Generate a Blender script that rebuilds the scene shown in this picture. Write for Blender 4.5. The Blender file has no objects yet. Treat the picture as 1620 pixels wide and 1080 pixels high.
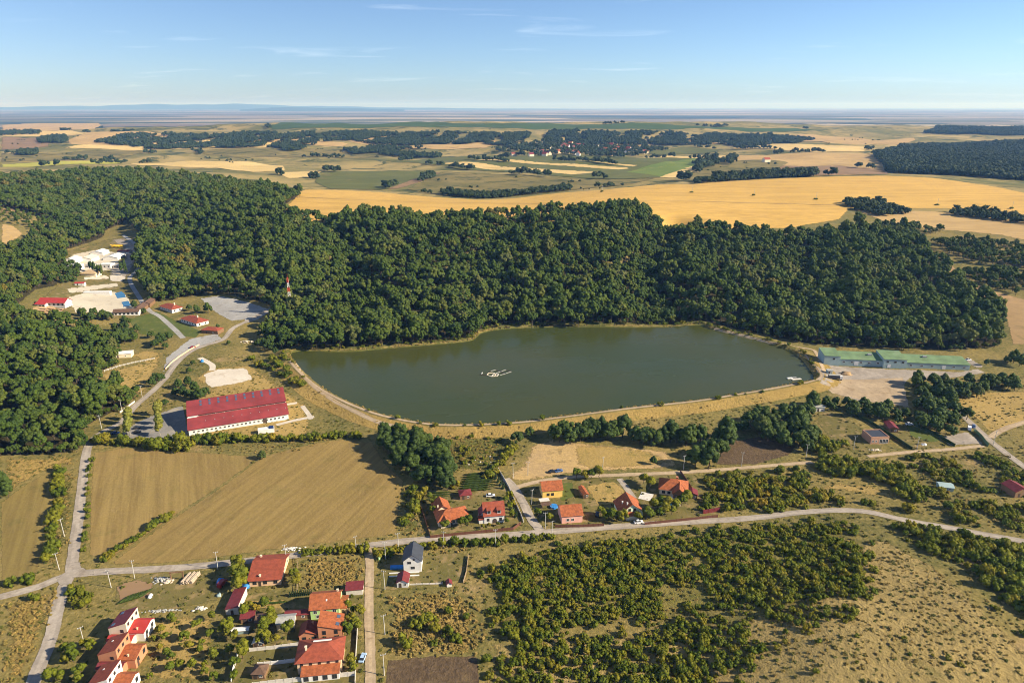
import bpy, math, random
import numpy as np
from mathutils import Vector, Matrix
from mathutils.geometry import delaunay_2d_cdt
R = math.radians
random.seed(7); rng = np.random.default_rng(7)
scene = bpy.context.scene
col = scene.collection

# ------------------------------------------------------------------ camera, sky, sun, exposure
CAM_H, PITCH = 180.0, 19.0
cam_d = bpy.data.cameras.new('camera'); cam = bpy.data.objects.new('camera', cam_d); col.objects.link(cam)
cam.location = (0, 0, CAM_H); cam.rotation_euler = (R(90-PITCH), 0, 0)
cam_d.sensor_width = 36; cam_d.lens = 24; cam_d.clip_start = 1; cam_d.clip_end = 200000
scene.camera = cam
SUN_EL, SUN_BACK = 29.0, 13.0          # sun stands to the right, a little behind the camera
world = bpy.data.worlds.new('World'); scene.world = world; world.use_nodes = True
wt = world.node_tree; wt.nodes.clear()
wo = wt.nodes.new('ShaderNodeOutputWorld'); wb = wt.nodes.new('ShaderNodeBackground')
sky = wt.nodes.new('ShaderNodeTexSky'); sky.sky_type = 'NISHITA'; sky.sun_disc = False
sky.sun_elevation = R(SUN_EL); sky.sun_rotation = R(-(90+SUN_BACK))
sky.altitude = 300; sky.air_density = 0.7; sky.dust_density = 0.7; sky.ozone_density = 4.5
wb.inputs[1].default_value = 0.075
# thin high cirrus, the same all over the sky
tc = wt.nodes.new('ShaderNodeTexCoord'); sep = wt.nodes.new('ShaderNodeSeparateXYZ')
wt.links.new(tc.outputs['Generated'], sep.inputs[0])
def wmath(op, a, b=None):
    n = wt.nodes.new('ShaderNodeMath'); n.operation = op
    for i, v in enumerate((a, b)):
        if v is None: continue
        if isinstance(v, (int, float)): n.inputs[i].default_value = v
        else: wt.links.new(v, n.inputs[i])
    return n.outputs[0]
zz = wmath('MAXIMUM', wmath('ADD', sep.outputs[2], 0.06), 0.02)
cmb = wt.nodes.new('ShaderNodeCombineXYZ')
wt.links.new(wmath('MULTIPLY', wmath('DIVIDE', sep.outputs[0], zz), 0.55), cmb.inputs[0])
wt.links.new(wmath('MULTIPLY', wmath('DIVIDE', sep.outputs[1], zz), 1.1), cmb.inputs[1])
cn = wt.nodes.new('ShaderNodeTexNoise'); cn.inputs['Scale'].default_value = 1.15
cn.inputs['Detail'].default_value = 7; cn.inputs['Roughness'].default_value = 0.56; cn.inputs['Distortion'].default_value = 0.9
wt.links.new(cmb.outputs[0], cn.inputs['Vector'])
cr = wt.nodes.new('ShaderNodeMapRange'); cr.inputs[1].default_value = 0.585; cr.inputs[2].default_value = 0.85
cr.inputs[3].default_value = 0.0; cr.inputs[4].default_value = 0.28
wt.links.new(cn.outputs[0], cr.inputs[0])
mx = wt.nodes.new('ShaderNodeMix'); mx.data_type = 'RGBA'
wt.links.new(cr.outputs[0], mx.inputs[0]); wt.links.new(sky.outputs[0], mx.inputs[6])
mx.inputs[7].default_value = (9.5, 10.3, 11.2, 1)
wt.links.new(mx.outputs[2], wb.inputs[0]); wt.links.new(wb.outputs[0], wo.inputs[0])

sun_d = bpy.data.lights.new('sun', 'SUN'); sun = bpy.data.objects.new('sun', sun_d); col.objects.link(sun)
sun_d.energy = 5.0; sun_d.angle = R(0.5); sun_d.color = (1.0, 0.88, 0.69)
sdir = Vector((math.cos(R(SUN_EL))*math.cos(R(SUN_BACK)), -math.cos(R(SUN_EL))*math.sin(R(SUN_BACK)), math.sin(R(SUN_EL))))
sun.rotation_euler = sdir.to_track_quat('Z', 'Y').to_euler(); sun.location = (300, 0, 400)
vs = scene.view_settings; vs.view_transform = 'Standard'; vs.look = 'None'; vs.gamma = 1.0; vs.use_curve_mapping = False
vs.exposure = 1.12
cy = scene.cycles; cy.use_denoising = True; cy.max_bounces = 6; cy.volume_bounces = 0; cy.transparent_max_bounces = 6
cy.filter_width = 1.0; cy.diffuse_bounces = 2; cy.glossy_bounces = 2; cy.transmission_bounces = 2; cy.caustics_reflective = False; cy.caustics_refractive = False

# ------------------------------------------------------------------ helpers: picture point <-> ground
F = 1080.0; CP, SP = math.cos(R(PITCH)), math.sin(R(PITCH))
def ray(px, py):
    u = (px-810)/F; v = (540-py)/F
    dy = CP+v*SP; dz = -SP+v*CP
    return u/dy, dz/dy              # X/Y and dz/dY
def onz(px, py, z):                 # the point at height z on that line of sight
    t, s = ray(px, py); Y = (z-CAM_H)/s
    return (t*Y, Y)
# ------------------------------------------------------------------ terrain heights
WATER = 1.5
lake_px = [(463,562),(470,556),(520,557),(560,557),(600,553),(650,549),(700,545),(745,540),(757,533),(765,527),(800,521),(860,518.5),(930,517.5),
 (1000,518),(1060,518),(1085,516),(1105,515),(1122,521),(1150,528),(1200,540),(1240,553),(1262,565),(1277,583),(1286,598),(1270,604),(1250,607),(1200,616),(1150,624),
 (1100,632),(1050,637.5),(1000,643),(940,651),(880,658.5),(820,666),(760,669.5),(700,670),(650,664),(600,652),(560,637),(520,617),(490,594),(470,573)]
LAKE = np.array([onz(x, y, WATER) for x, y in lake_px])
def smooth_closed(P, n=4):
    P = np.asarray(P, float); m = len(P); out = []
    for i in range(m):
        a, b, c, d = P[i-1], P[i], P[(i+1) % m], P[(i+2) % m]
        for k in range(n):
            u = k/n
            out.append(0.5*((2*b)+(c-a)*u+(2*a-5*b+4*c-d)*u*u+(3*b-a-3*c+d)*u**3))
    return np.array(out)
def smooth_open(P, n=5):
    P = np.asarray(P, float); m = len(P); out = []
    if m < 3: 
        return np.array([P[0]+(P[1]-P[0])*k/n for k in range(n+1)])
    for i in range(m-1):
        a = P[i-1] if i else 2*P[0]-P[1]; b, c = P[i], P[i+1]; d = P[i+2] if i+2 < m else 2*P[-1]-P[-2]
        for k in range(n):
            u = k/n
            out.append(0.5*((2*b)+(c-a)*u+(2*a-5*b+4*c-d)*u*u+(3*b-a-3*c+d)*u**3))
    out.append(P[-1]); return np.array(out)
LAKE = smooth_closed(LAKE, 3)
def inside(X, Y, P):
    X = np.asarray(X); r = np.zeros(X.shape, bool); n = len(P)
    for i in range(n):
        x0, y0 = P[i-1]; x1, y1 = P[i]
        if y0 == y1: continue
        c = (y0 > Y) != (y1 > Y)
        r ^= c & (X < (x1-x0)*(Y-y0)/(y1-y0)+x0)
    return r
def dist_poly(X, Y, P, closed=True):
    D = np.full(np.shape(X), 1e9); n = len(P)
    for i in range(0 if closed else 1, n):
        ax, ay = P[i-1]; bx, by = P[i]; vx, vy = bx-ax, by-ay; L = vx*vx+vy*vy+1e-9
        u = np.clip(((X-ax)*vx+(Y-ay)*vy)/L, 0, 1)
        D = np.minimum(D, np.hypot(X-ax-u*vx, Y-ay-u*vy))
    return D
cols_def = {
 -1.35: [(0,5),(300,12),(500,25),(800,40),(1200,45),(1600,42),(2500,30),(4000,40),(6000,20),(9000,5)],
 -0.95: [(0,0),(250,0),(350,4),(500,18),(700,30),(1000,40),(1500,42),(2200,25),(3300,40),(5500,20),(9000,0)],
 -0.75: [(0,0),(350,0),(450,6),(600,15),(800,24),(1000,38),(1300,45),(1600,40),(2000,22),(2700,30),(3500,45),(5000,20),(9000,0)],
 -0.62: [(0,0),(500,0),(650,3),(900,7),(1050,20),(1250,40),(1500,45),(1700,38),(2100,22),(3000,35),(3600,62),(5000,20),(9000,0)],
 -0.56: [(0,0),(500,0),(700,3),(950,9),(1080,26),(1250,42),(1500,45),(1700,36),(2100,20),(3000,35),(3600,70),(5000,20),(9000,0)],
 -0.45: [(0,0),(600,1),(680,6),(800,25),(950,42),(1200,46),(1400,44),(1600,32),(2000,18),(2700,25),(3300,62),(3700,88),(5000,30),(9000,0)],
 -0.30: [(0,0),(560,0),(620,6),(720,25),(850,42),(1000,46),(1180,43),(1350,30),(1600,16),(2000,14),(2600,22),(3300,80),(3700,96),(5000,30),(9000,0)],
 -0.15: [(0,0),(540,0),(600,5),(700,22),(850,42),(1000,45),(1080,40),(1250,24),(1500,18),(2000,16),(2600,20),(3300,85),(3800,100),(5000,30),(9000,0)],
  0.00: [(0,0),(560,0),(620,6),(720,25),(850,44),(1000,45),(1060,41),(1200,24),(1500,20),(1900,28),(2300,20),(2700,22),(3300,85),(3900,103),(5000,30),(9000,0)],
  0.15: [(0,0),(560,0),(620,8),(720,31),(850,50),(1000,47),(1200,44),(1350,30),(1600,22),(2000,28),(2700,22),(3300,85),(3900,103),(5000,30),(9000,0)],
  0.30: [(0,0),(560,0),(620,6),(720,23),(850,35),(950,40),(1250,46),(1400,42),(1550,28),(1800,30),(2400,30),(2900,30),(3400,80),(4000,100),(5500,30),(9000,0)],
  0.45: [(0,2),(200,4),(280,0),(520,0),(600,3),(700,14),(850,28),(950,35),(1200,46),(1400,48),(1500,42),(1700,36),(2500,36),(3200,40),(3800,66),(4500,74),(6000,30),(9000,0)],
  0.60: [(0,6),(200,9),(260,3),(320,0),(520,2),(700,10),(850,22),(1000,34),(1200,44),(1350,48),(1450,44),(1600,36),(2200,36),(3000,42),(4000,58),(5000,50),(7000,10),(9000,0)],
  0.75: [(0,4),(200,8),(260,3),(330,0),(450,2),(700,14),(900,30),(1150,42),(1250,44),(1400,32),(1600,34),(2200,38),(3000,44),(4200,60),(6000,30),(9000,0)],
  1.35: [(0,0),(450,4),(700,16),(900,30),(1150,42),(1250,44),(1400,36),(1600,38),(2200,38),(3000,44),(4200,60),(6000,30),(9000,0)],
}
rows = [70.0]
while rows[-1] < 62000:
    y = rows[-1]
    rows.append(y+2.3 if y < 640 else y*1.0105 if y < 4600 else y*1.05)
YR = np.array(rows); NT = 560; TC = np.linspace(-1.35, 1.35, NT)
kt = sorted(cols_def)
tab = np.array([np.interp(YR, *zip(*cols_def[k])) for k in kt])       # (cols, rows)
HG = np.empty((len(YR), NT))
for j in range(len(YR)): HG[j] = np.interp(TC, kt, tab[:, j])
def blur(A, ax, n):
    k = np.hanning(2*n+3)[1:-1]; k /= k.sum()
    pad = [(0,0),(0,0)]; pad[ax] = (n, n); B = np.pad(A, pad, mode='edge')
    return np.apply_along_axis(lambda v: np.convolve(v, k, 'valid'), ax, B)
HG = blur(HG, 1, 16); HG = blur(HG, 0, 9)
TT, YY = np.meshgrid(TC, YR); XX = TT*YY
def hills(X, Y, s):
    r = np.random.default_rng(s); z = np.zeros_like(X)
    for lam, amp in ((900,1.0),(520,.8),(300,.6),(170,.35)):
        for q in range(3):
            a = r.uniform(0, math.pi); p = r.uniform(0, 6.28)
            z += amp*np.sin((X*math.cos(a)+Y*math.sin(a))*2*math.pi/lam+p)
    return z/3
far = np.clip((YY-1350)/900, 0, 1)*np.clip((9000-YY)/4000, 0, 1)
HG += hills(XX, YY, 3)*7.5*far
HG += np.clip((YY-150)/500, 0, 1)*hills(XX*6, YY*6, 5)*0.35
def ravine(pts, depth, w):
    P = smooth_open(pts, 6); k = (YY > 520) & (YY < 1300); d = dist_poly(XX[k], YY[k], P, False)
    HG[k] -= depth*np.exp(-(d/w)**2)
for pts_, dp_, w_ in [([(135,600),(140,680),(165,760),(190,830),(215,900)], 15, 26), ([(-150,640),(-170,700),(-190,780),(-240,860)], 13, 24), ([(-20,610),(-30,690),(-20,760),(10,830)], 9, 24),
                      ([(250,600),(300,680),(330,760)], 10, 26), ([(-330,720),(-370,800),(-420,900),(-430,1000)], 14, 30)]: ravine(pts_, dp_, w_)
near = YY < 760
dl = np.full(XX.shape, 1e3); ins = np.zeros(XX.shape, bool)
dl[near] = dist_poly(XX[near], YY[near], LAKE); ins[near] = inside(XX[near], YY[near], LAKE)
sd = np.where(ins, -dl, dl)
lip = np.interp(sd, [-40,-8,-3,1.5,3,7.5,16,26], [-3,-2.5,-1,1.6,3.1,3.1,.8,0])
HG = np.where(sd < 3, np.minimum(HG, 0.4)*np.clip(sd/3, 0, 1)+lip, HG+lip)
dT = TC[1]-TC[0]
def Hgrid(X, Y):
    X = np.asarray(X, float); Y = np.asarray(Y, float)
    fi = np.clip((X/Y-TC[0])/dT, 0, NT-1.001); i = fi.astype(int); u = fi-i
    j = np.clip(np.searchsorted(YR, Y)-1, 0, len(YR)-2); v = np.clip((Y-YR[j])/(YR[j+1]-YR[j]), 0, 1)
    return (HG[j, i]*(1-u)+HG[j, i+1]*u)*(1-v)+(HG[j+1, i]*(1-u)+HG[j+1, i+1]*u)*v
def H(x, y): return float(Hgrid(x, y))
def G(px, py):                       # first ground point on that line of sight
    t, s = ray(px, py)
    fi = min(max((t-TC[0])/dT, 0), NT-1.001); i = int(fi); u = fi-i
    hc = HG[:, i]*(1-u)+HG[:, i+1]*u; zr = CAM_H+s*YR
    b = np.nonzero(hc >= zr)[0]
    if len(b) == 0: Y = 40000.0
    else:
        k = max(b[0], 1); a0 = zr[k-1]-hc[k-1]; a1 = zr[k]-hc[k]
        Y = YR[k-1]+(YR[k]-YR[k-1])*a0/(a0-a1)
    return (t*Y, Y)
def Wd(px, Y):                       # ground point at depth Y seen near column px
    X = 0.0
    for _ in range(6):
        X = (px-810)/F*(Y*CP+(CAM_H-H(X, Y))*SP)
    return (X, Y)
def scale_at(x, y): return (y*CP+(CAM_H-H(x, y))*SP)/F

# ------------------------------------------------------------------ object helpers
def tag(o, label=None, cat=None, group=None, kind=None):
    if label: o['label'] = label
    if cat: o['category'] = cat
    if group: o['group'] = group
    if kind: o['kind'] = kind
    return o
def link(name, me, parent=None):
    o = bpy.data.objects.new(name, me); col.objects.link(o)
    if parent is not None: o.parent = parent
    return o
def empty(name, loc=(0,0,0), rz=0, label=None, cat=None, group=None):
    o = bpy.data.objects.new(name, None); col.objects.link(o)
    o.location = loc; o.rotation_euler = (0, 0, rz); o.empty_display_size = 0.5
    return tag(o, label, cat, group)
def mesh(name, V, Fc, mat=None, smooth=False):
    me = bpy.data.meshes.new(name); me.from_pydata([tuple(map(float, v)) for v in V], [], [tuple(map(int, f)) for f in Fc])
    if mat is not None: me.materials.append(mat)
    if smooth: me.shade_smooth()
    me.update(); return me
def mesh_np(name, V, Q, mat, smooth=False, tri=False):
    me = bpy.data.meshes.new(name); V = np.asarray(V, np.float32); Q = np.asarray(Q, np.int32); k = Q.shape[1]
    me.vertices.add(len(V)); me.vertices.foreach_set('co', V.ravel())
    me.loops.add(Q.size); me.loops.foreach_set('vertex_index', Q.ravel())
    me.polygons.add(len(Q)); me.polygons.foreach_set('loop_start', np.arange(0, Q.size, k, dtype=np.int32))
    me.update(calc_edges=True)
    if smooth: me.shade_smooth()
    if mat is not None: me.materials.append(mat)
    return me
class MB:
    """collects shapes into ONE mesh"""
    def __init__(s): s.V = []; s.F = []
    def add(s, V, Fc):
        n = len(s.V); s.V += [tuple(v) for v in V]; s.F += [tuple(i+n for i in f) for f in Fc]; return s
    def box(s, x0, x1, y0, y1, z0, z1):
        return s.add([(x0,y0,z0),(x1,y0,z0),(x1,y1,z0),(x0,y1,z0),(x0,y0,z1),(x1,y0,z1),(x1,y1,z1),(x0,y1,z1)],
                     [(0,3,2,1),(4,5,6,7),(0,1,5,4),(1,2,6,5),(2,3,7,6),(3,0,4,7)])
    def bar(s, a, b, w, h=None):
        a = Vector(a); b = Vector(b); h = h or w; d = (b-a).normalized()
        up = Vector((0,0,1)) if abs(d.z) < .95 else Vector((1,0,0))
        e = d.cross(up).normalized()*(w/2); g = e.cross(d).normalized()*(h/2)
        V = [p+sx*e+sy*g for p in (a, b) for sx, sy in ((-1,-1),(1,-1),(1,1),(-1,1))]
        return s.add(V, [(0,1,2,3),(7,6,5,4),(0,4,5,1),(1,5,6,2),(2,6,7,3),(3,7,4,0)])
    def cyl(s, c, r0, r1, h, n=8):
        c = Vector(c); V = []
        for r, z in ((r0, 0), (r1, h)):
            V += [c+Vector((r*math.cos(6.2832*k/n), r*math.sin(6.2832*k/n), z)) for k in range(n)]
        return s.add(V, [(k, (k+1) % n, n+(k+1) % n, n+k) for k in range(n)]+[tuple(range(n))[::-1], tuple(range(n, 2*n))])
    def slab(s, quad, th):
        q = [Vector(p) for p in quad]; nrm = (q[1]-q[0]).cross(q[2]-q[0]).normalized()
        if nrm.z < 0: q = q[::-1]; nrm = -nrm
        n = len(q); V = q+[p-nrm*th for p in q]
        return s.add(V, [tuple(range(n)), tuple(range(2*n-1, n-1, -1))]+[(k, n+k, n+(k+1) % n, (k+1) % n) for k in range(n)])
    def me(s, name, mat, smooth=False): return mesh(name, s.V, s.F, mat, smooth)
    def build(s, name, mat, parent=None, smooth=False): return link(name, s.me(name, mat, smooth), parent)

# ------------------------------------------------------------------ materials
def newmat(name):
    m = bpy.data.materials.new(name); m.use_nodes = True; nt = m.node_tree
    return m, nt, nt.nodes['Principled BSDF']
def nnode(nt, typ, **kw):
    n = nt.nodes.new(typ)
    for k, v in kw.items(): setattr(n, k, v)
    return n
def mixcol(nt, fac, a, b, blend='MIX'):
    n = nt.nodes.new('ShaderNodeMix'); n.data_type = 'RGBA'; n.blend_type = blend
    for i, v in ((0, fac), (6, a), (7, b)):
        if isinstance(v, (int, float)): n.inputs[i].default_value = v
        elif isinstance(v, tuple): n.inputs[i].default_value = (*v[:3], 1)
        else: nt.links.new(v, n.inputs[i])
    return n.outputs[2]
def noise(nt, vec, scale, detail=4, rough=.55, lo=.4, hi=.6, dist=0.0):
    n = nt.nodes.new('ShaderNodeTexNoise'); n.inputs['Scale'].default_value = scale; n.inputs['Detail'].default_value = detail
    n.inputs['Roughness'].default_value = rough; n.inputs['Distortion'].default_value = dist
    nt.links.new(vec, n.inputs['Vector'])
    m = nt.nodes.new('ShaderNodeMapRange'); m.interpolation_type = 'SMOOTHSTEP'
    m.inputs[1].default_value = lo; m.inputs[2].default_value = hi; nt.links.new(n.outputs[0], m.inputs[0])
    return m.outputs[0]
def mapping(nt, vec, rot=0, sc=(1,1,1)):
    n = nt.nodes.new('ShaderNodeMapping'); n.inputs['Rotation'].default_value = (0,0,rot); n.inputs['Scale'].default_value = sc
    nt.links.new(vec, n.inputs['Vector']); return n.outputs[0]
def along_map(nt, vec, ang, lx, ly):
    n = nt.nodes.new('ShaderNodeMapping'); n.vector_type = 'TEXTURE'; n.inputs['Rotation'].default_value = (0,0,ang); n.inputs['Scale'].default_value = (lx, ly, 1)
    nt.links.new(vec, n.inputs['Vector']); return n.outputs[0]
def bump(nt, bsdf, h, strength, dist):
    b = nt.nodes.new('ShaderNodeBump'); b.inputs['Strength'].default_value = strength; b.inputs['Distance'].default_value = dist
    nt.links.new(h, b.inputs['Height']); nt.links.new(b.outputs[0], bsdf.inputs['Normal'])
def ground_mat(name, c1, c2, c3=None, s=.02, fine=.6, fs=.5, bumpd=.25, rough=.95, c3lo=.55, c3hi=.68, streak=None, s3=None, tracks=False):
    """c1/c2 broad mottling, c3 patches, rows=(angle, spacing, strength[, curve]) crop rows, streak=(angle, strength)"""
    m, nt, b = newmat(name); tcn = nt.nodes.new('ShaderNodeTexCoord'); v = tcn.outputs['Object']
    c = mixcol(nt, noise(nt, v, s, 6, .62, .36, .64), c1, c2)
    if c3: c = mixcol(nt, noise(nt, v, s3 or s*2.7, 6, .65, c3lo, c3hi, .4), c, c3)
    f1 = noise(nt, v, fs, 5, .7, .3, .72)
    c = mixcol(nt, fine*.55, c, mixcol(nt, f1, tuple(x*.48 for x in c1), tuple(min(x*1.3, .9) for x in c2)))
    if streak:
        for lx, ly, st in streak[1:]:
            c = mixcol(nt, st, c, mixcol(nt, noise(nt, along_map(nt, v, streak[0], lx, ly), 1.0, 4, .6, .36, .64, .15), tuple(x*.5 for x in c1), tuple(min(x*1.3, .9) for x in c2)))
    if tracks:
        ac = nt.nodes.new('ShaderNodeAttribute'); ac.attribute_name = 'across'
        pp = nt.nodes.new('ShaderNodeMath'); pp.operation = 'PINGPONG'; pp.inputs[1].default_value = .5; nt.links.new(ac.outputs['Fac'], pp.inputs[0])
        tm = nt.nodes.new('ShaderNodeMapRange'); tm.interpolation_type = 'SMOOTHSTEP'; tm.inputs[1].default_value = .28; tm.inputs[2].default_value = .42; tm.inputs[3].default_value = .42; tm.inputs[4].default_value = 0; nt.links.new(pp.outputs[0], tm.inputs[0])
        tn = nt.nodes.new('ShaderNodeMath'); tn.operation = 'MULTIPLY'; nt.links.new(tm.outputs[0], tn.inputs[0]); nt.links.new(noise(nt, v, .12, 4, .6, .35, .6), tn.inputs[1])
        c = mixcol(nt, tn.outputs[0], c, tuple(x*.55 for x in c1))
    hh = f1
    # ragged rim: the cover thins out towards its edge
    at = nt.nodes.new('ShaderNodeAttribute'); at.attribute_name = 'edge'
    en = nt.nodes.new('ShaderNodeTexNoise'); en.inputs['Scale'].default_value = .35; en.inputs['Detail'].default_value = 6; en.inputs['Roughness'].default_value = .7; nt.links.new(v, en.inputs['Vector'])
    ad = nt.nodes.new('ShaderNodeMath'); ad.operation = 'MULTIPLY_ADD'; nt.links.new(en.outputs[0], ad.inputs[0]); ad.inputs[1].default_value = 1.3; nt.links.new(at.outputs['Fac'], ad.inputs[2])
    am = nt.nodes.new('ShaderNodeMapRange'); am.inputs[1].default_value = .98; am.inputs[2].default_value = 1.16; nt.links.new(ad.outputs[0], am.inputs[0])
    nt.links.new(am.outputs[0], b.inputs['Alpha'])
    nt.links.new(c, b.inputs['Base Color']); b.inputs['Roughness'].default_value = rough; b.inputs['Specular IOR Level'].default_value = .1
    if bumpd: bump(nt, b, hh, .8, bumpd)
    return m
def plain(name, c, rough=.7, var=.25, s=.6, spec=.3, metal=0, dirt=None):
    m, nt, b = newmat(name); tcn = nt.nodes.new('ShaderNodeTexCoord'); v = tcn.outputs['Object']
    cc = mixcol(nt, noise(nt, v, s, 5, .65, .3, .7), tuple(x*(1-var) for x in c), tuple(min(1, x*(1+var*.6)) for x in c))
    if dirt: cc = mixcol(nt, noise(nt, v, s*.4, 6, .7, .55, .75), cc, dirt)
    nt.links.new(cc, b.inputs['Base Color']); b.inputs['Roughness'].default_value = rough
    b.inputs['Specular IOR Level'].default_value = spec; b.inputs['Metallic'].default_value = metal
    return m
# ------------------------------------------------------------------ the ground
def terrain_mat():
    m, nt, b = newmat('dry_grassland'); tcn = nt.nodes.new('ShaderNodeTexCoord'); v = tcn.outputs['Object']
    near_c = mixcol(nt, noise(nt, v, .018, 7, .66, .4, .62), (.205,.16,.05), (.095,.098,.025))
    near_c = mixcol(nt, noise(nt, v, .05, 6, .7, .56, .7, .5), near_c, (.06,.075,.018))
    near_c = mixcol(nt, noise(nt, v, .03, 5, .6, .6, .72), near_c, (.30,.205,.095))
    f1 = noise(nt, v, .45, 5, .72, .3, .72)
    near_c = mixcol(nt, .34, near_c, mixcol(nt, f1, (.045,.045,.014), (.40,.29,.11)))
    # farther off: dry pasture with scrub
    mid = mixcol(nt, noise(nt, v, .0035, 8, .68, .38, .62, .6), (.31,.235,.09), (.12,.118,.038))
    mid = mixcol(nt, noise(nt, v, .009, 8, .72, .52, .61, .8), mid, (.05,.062,.022))
    mid = mixcol(nt, noise(nt, mapping(nt, v, .4, (.4,1,1)), .012, 6, .7, .6, .7), mid, (.42,.32,.15))
    # the far plain: a patchwork of narrow fields
    vo = nt.nodes.new('ShaderNodeTexVoronoi'); vo.inputs['Scale'].default_value = .00105; vo.inputs['Randomness'].default_value = .95
    nt.links.new(mapping(nt, v, .12, (.42,1.0,1)), vo.inputs['Vector'])
    cr = nt.nodes.new('ShaderNodeValToRGB'); cr.color_ramp.interpolation = 'CONSTANT'
    sp = nt.nodes.new('ShaderNodeSeparateColor'); nt.links.new(vo.outputs['Color'], sp.inputs[0]); nt.links.new(sp.outputs[0], cr.inputs[0])
    e = cr.color_ramp.elements; e[0].position = 0; e[0].color = (.22,.19,.13,1); e[1].position = .2; e[1].color = (.12,.12,.065,1)
    for p_, c_ in ((.34,(.30,.25,.18)),(.5,(.2,.16,.12)),(.6,(.05,.065,.04)),(.72,(.36,.3,.21)),(.84,(.17,.14,.11)),(.93,(.07,.09,.045))):
        x = e.new(p_); x.color = (*c_, 1)
    plain_c = mixcol(nt, noise(nt, mapping(nt, v, 0, (.15,1,1)), .0012, 6, .6, .53, .58), cr.outputs[0], (.03,.042,.032))
    sy = nt.nodes.new('ShaderNodeSeparateXYZ'); nt.links.new(v, sy.inputs[0])
    def mr(a, c_):
        k = nt.nodes.new('ShaderNodeMapRange'); k.inputs[1].default_value = a; k.inputs[2].default_value = c_; nt.links.new(sy.outputs[1], k.inputs[0]); return k.outputs[0]
    c = mixcol(nt, mr(850, 1150), near_c, mid); c = mixcol(nt, mr(4300, 5200), c, plain_c)
    nt.links.new(c, b.inputs['Base Color']); b.inputs['Roughness'].default_value = .95; b.inputs['Specular IOR Level'].default_value = .1
    bump(nt, b, f1, .7, .3)
    return m
V = np.stack([XX, YY, HG], -1).reshape(-1, 3); nr = len(YR)
ii, jj = np.meshgrid(np.arange(NT-1), np.arange(nr-1)); base = jj*NT+ii
Q = np.stack([base, base+1, base+NT+1, base+NT], -1).reshape(-1, 4)
tag(link('ground', mesh_np('ground', V, Q, terrain_mat(), True)), kind='structure')

NOVEG = []; ROADS = []
def sheet(name, pts, mat, off=.06, world=False, kind='structure', jit=.6, parent=None, soft=1.0):
    """a piece of ground cover laid on the terrain"""
    P = [p if world else G(*p) for p in pts]; B = []
    n = len(P); rr = random.Random(len(name)+int(P[0][0]))
    for i in range(n):
        a, b = P[i], P[(i+1) % n]; L = math.hypot(b[0]-a[0], b[1]-a[1]); st = max(1.8, .0055*(a[1]+b[1])/2); k = max(1, int(L/st))
        for q in range(k):
            u = q/k; j = 0 if q == 0 else st*.25*jit
            B.append((a[0]+(b[0]-a[0])*u+rr.uniform(-j, j), a[1]+(b[1]-a[1])*u+rr.uniform(-j, j)))
    Ba = np.array(B)
    if any(mat is M.get(k) for k in ('asphalt','lot','sand','paving','stubble_w','stubble_e','field_olive','darksoil','baresoil','concrete','gravelroad','dirtroad')): NOVEG.append(Ba)
    # in grid space, so that the sheet follows the ground's own facets
    gt = lambda x, y: (x/y/dT, np.interp(y, YR, np.arange(nr)))
    bt = np.stack(gt(Ba[:,0], Ba[:,1]), -1)
    t0, t1 = int(max(0, bt[:,0].min()-TC[0]/dT)), int(min(NT-1, bt[:,0].max()-TC[0]/dT+1)); r0, r1 = int(bt[:,1].min()), int(min(nr-1, bt[:,1].max()+1))
    sub = max(1, int(math.sqrt(max(1, (t1-t0)*(r1-r0)/9000))))
    gi, gj = np.meshgrid(np.arange(t0, t1+1, sub), np.arange(r0, r1+1, sub)); gx, gy = gi.ravel()+TC[0]/dT, gj.ravel().astype(float)
    k = inside(gx, gy, bt); gx, gy = gx[k], gy[k]
    if len(gx):
        k = dist_poly(gx, gy, bt) > .25; gx, gy = gx[k], gy[k]
    vs = [Vector((a, b)) for a, b in bt]+[Vector((a, b)) for a, b in zip(gx, gy)]
    r = delaunay_2d_cdt(vs, [], [list(range(len(bt)))], 1, 1e-5)
    ov = np.array([(v.x, v.y) for v in r[0]]); Y_ = np.interp(ov[:,1], np.arange(nr), YR); X_ = ov[:,0]*dT*Y_
    z = Hgrid(X_, Y_)+off+np.maximum(0, Y_-600)*.0003
    fc = [f if (ov[f[1]][0]-ov[f[0]][0])*(ov[f[2]][1]-ov[f[0]][1])-(ov[f[1]][1]-ov[f[0]][1])*(ov[f[2]][0]-ov[f[0]][0]) > 0 else f[::-1] for f in r[2]]
    me = mesh(name, np.stack([X_, Y_, z], -1), fc, mat, True)
    ed = np.clip(dist_poly(X_, Y_, Ba)/(np.maximum(3.0, .006*Y_)*soft), 0, 1.0)
    me.attributes.new('edge', 'FLOAT', 'POINT').data.foreach_set('value', ed.astype(np.float32))
    o = link(name, me, parent)
    if parent is None: tag(o, kind=kind)
    return o
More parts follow.
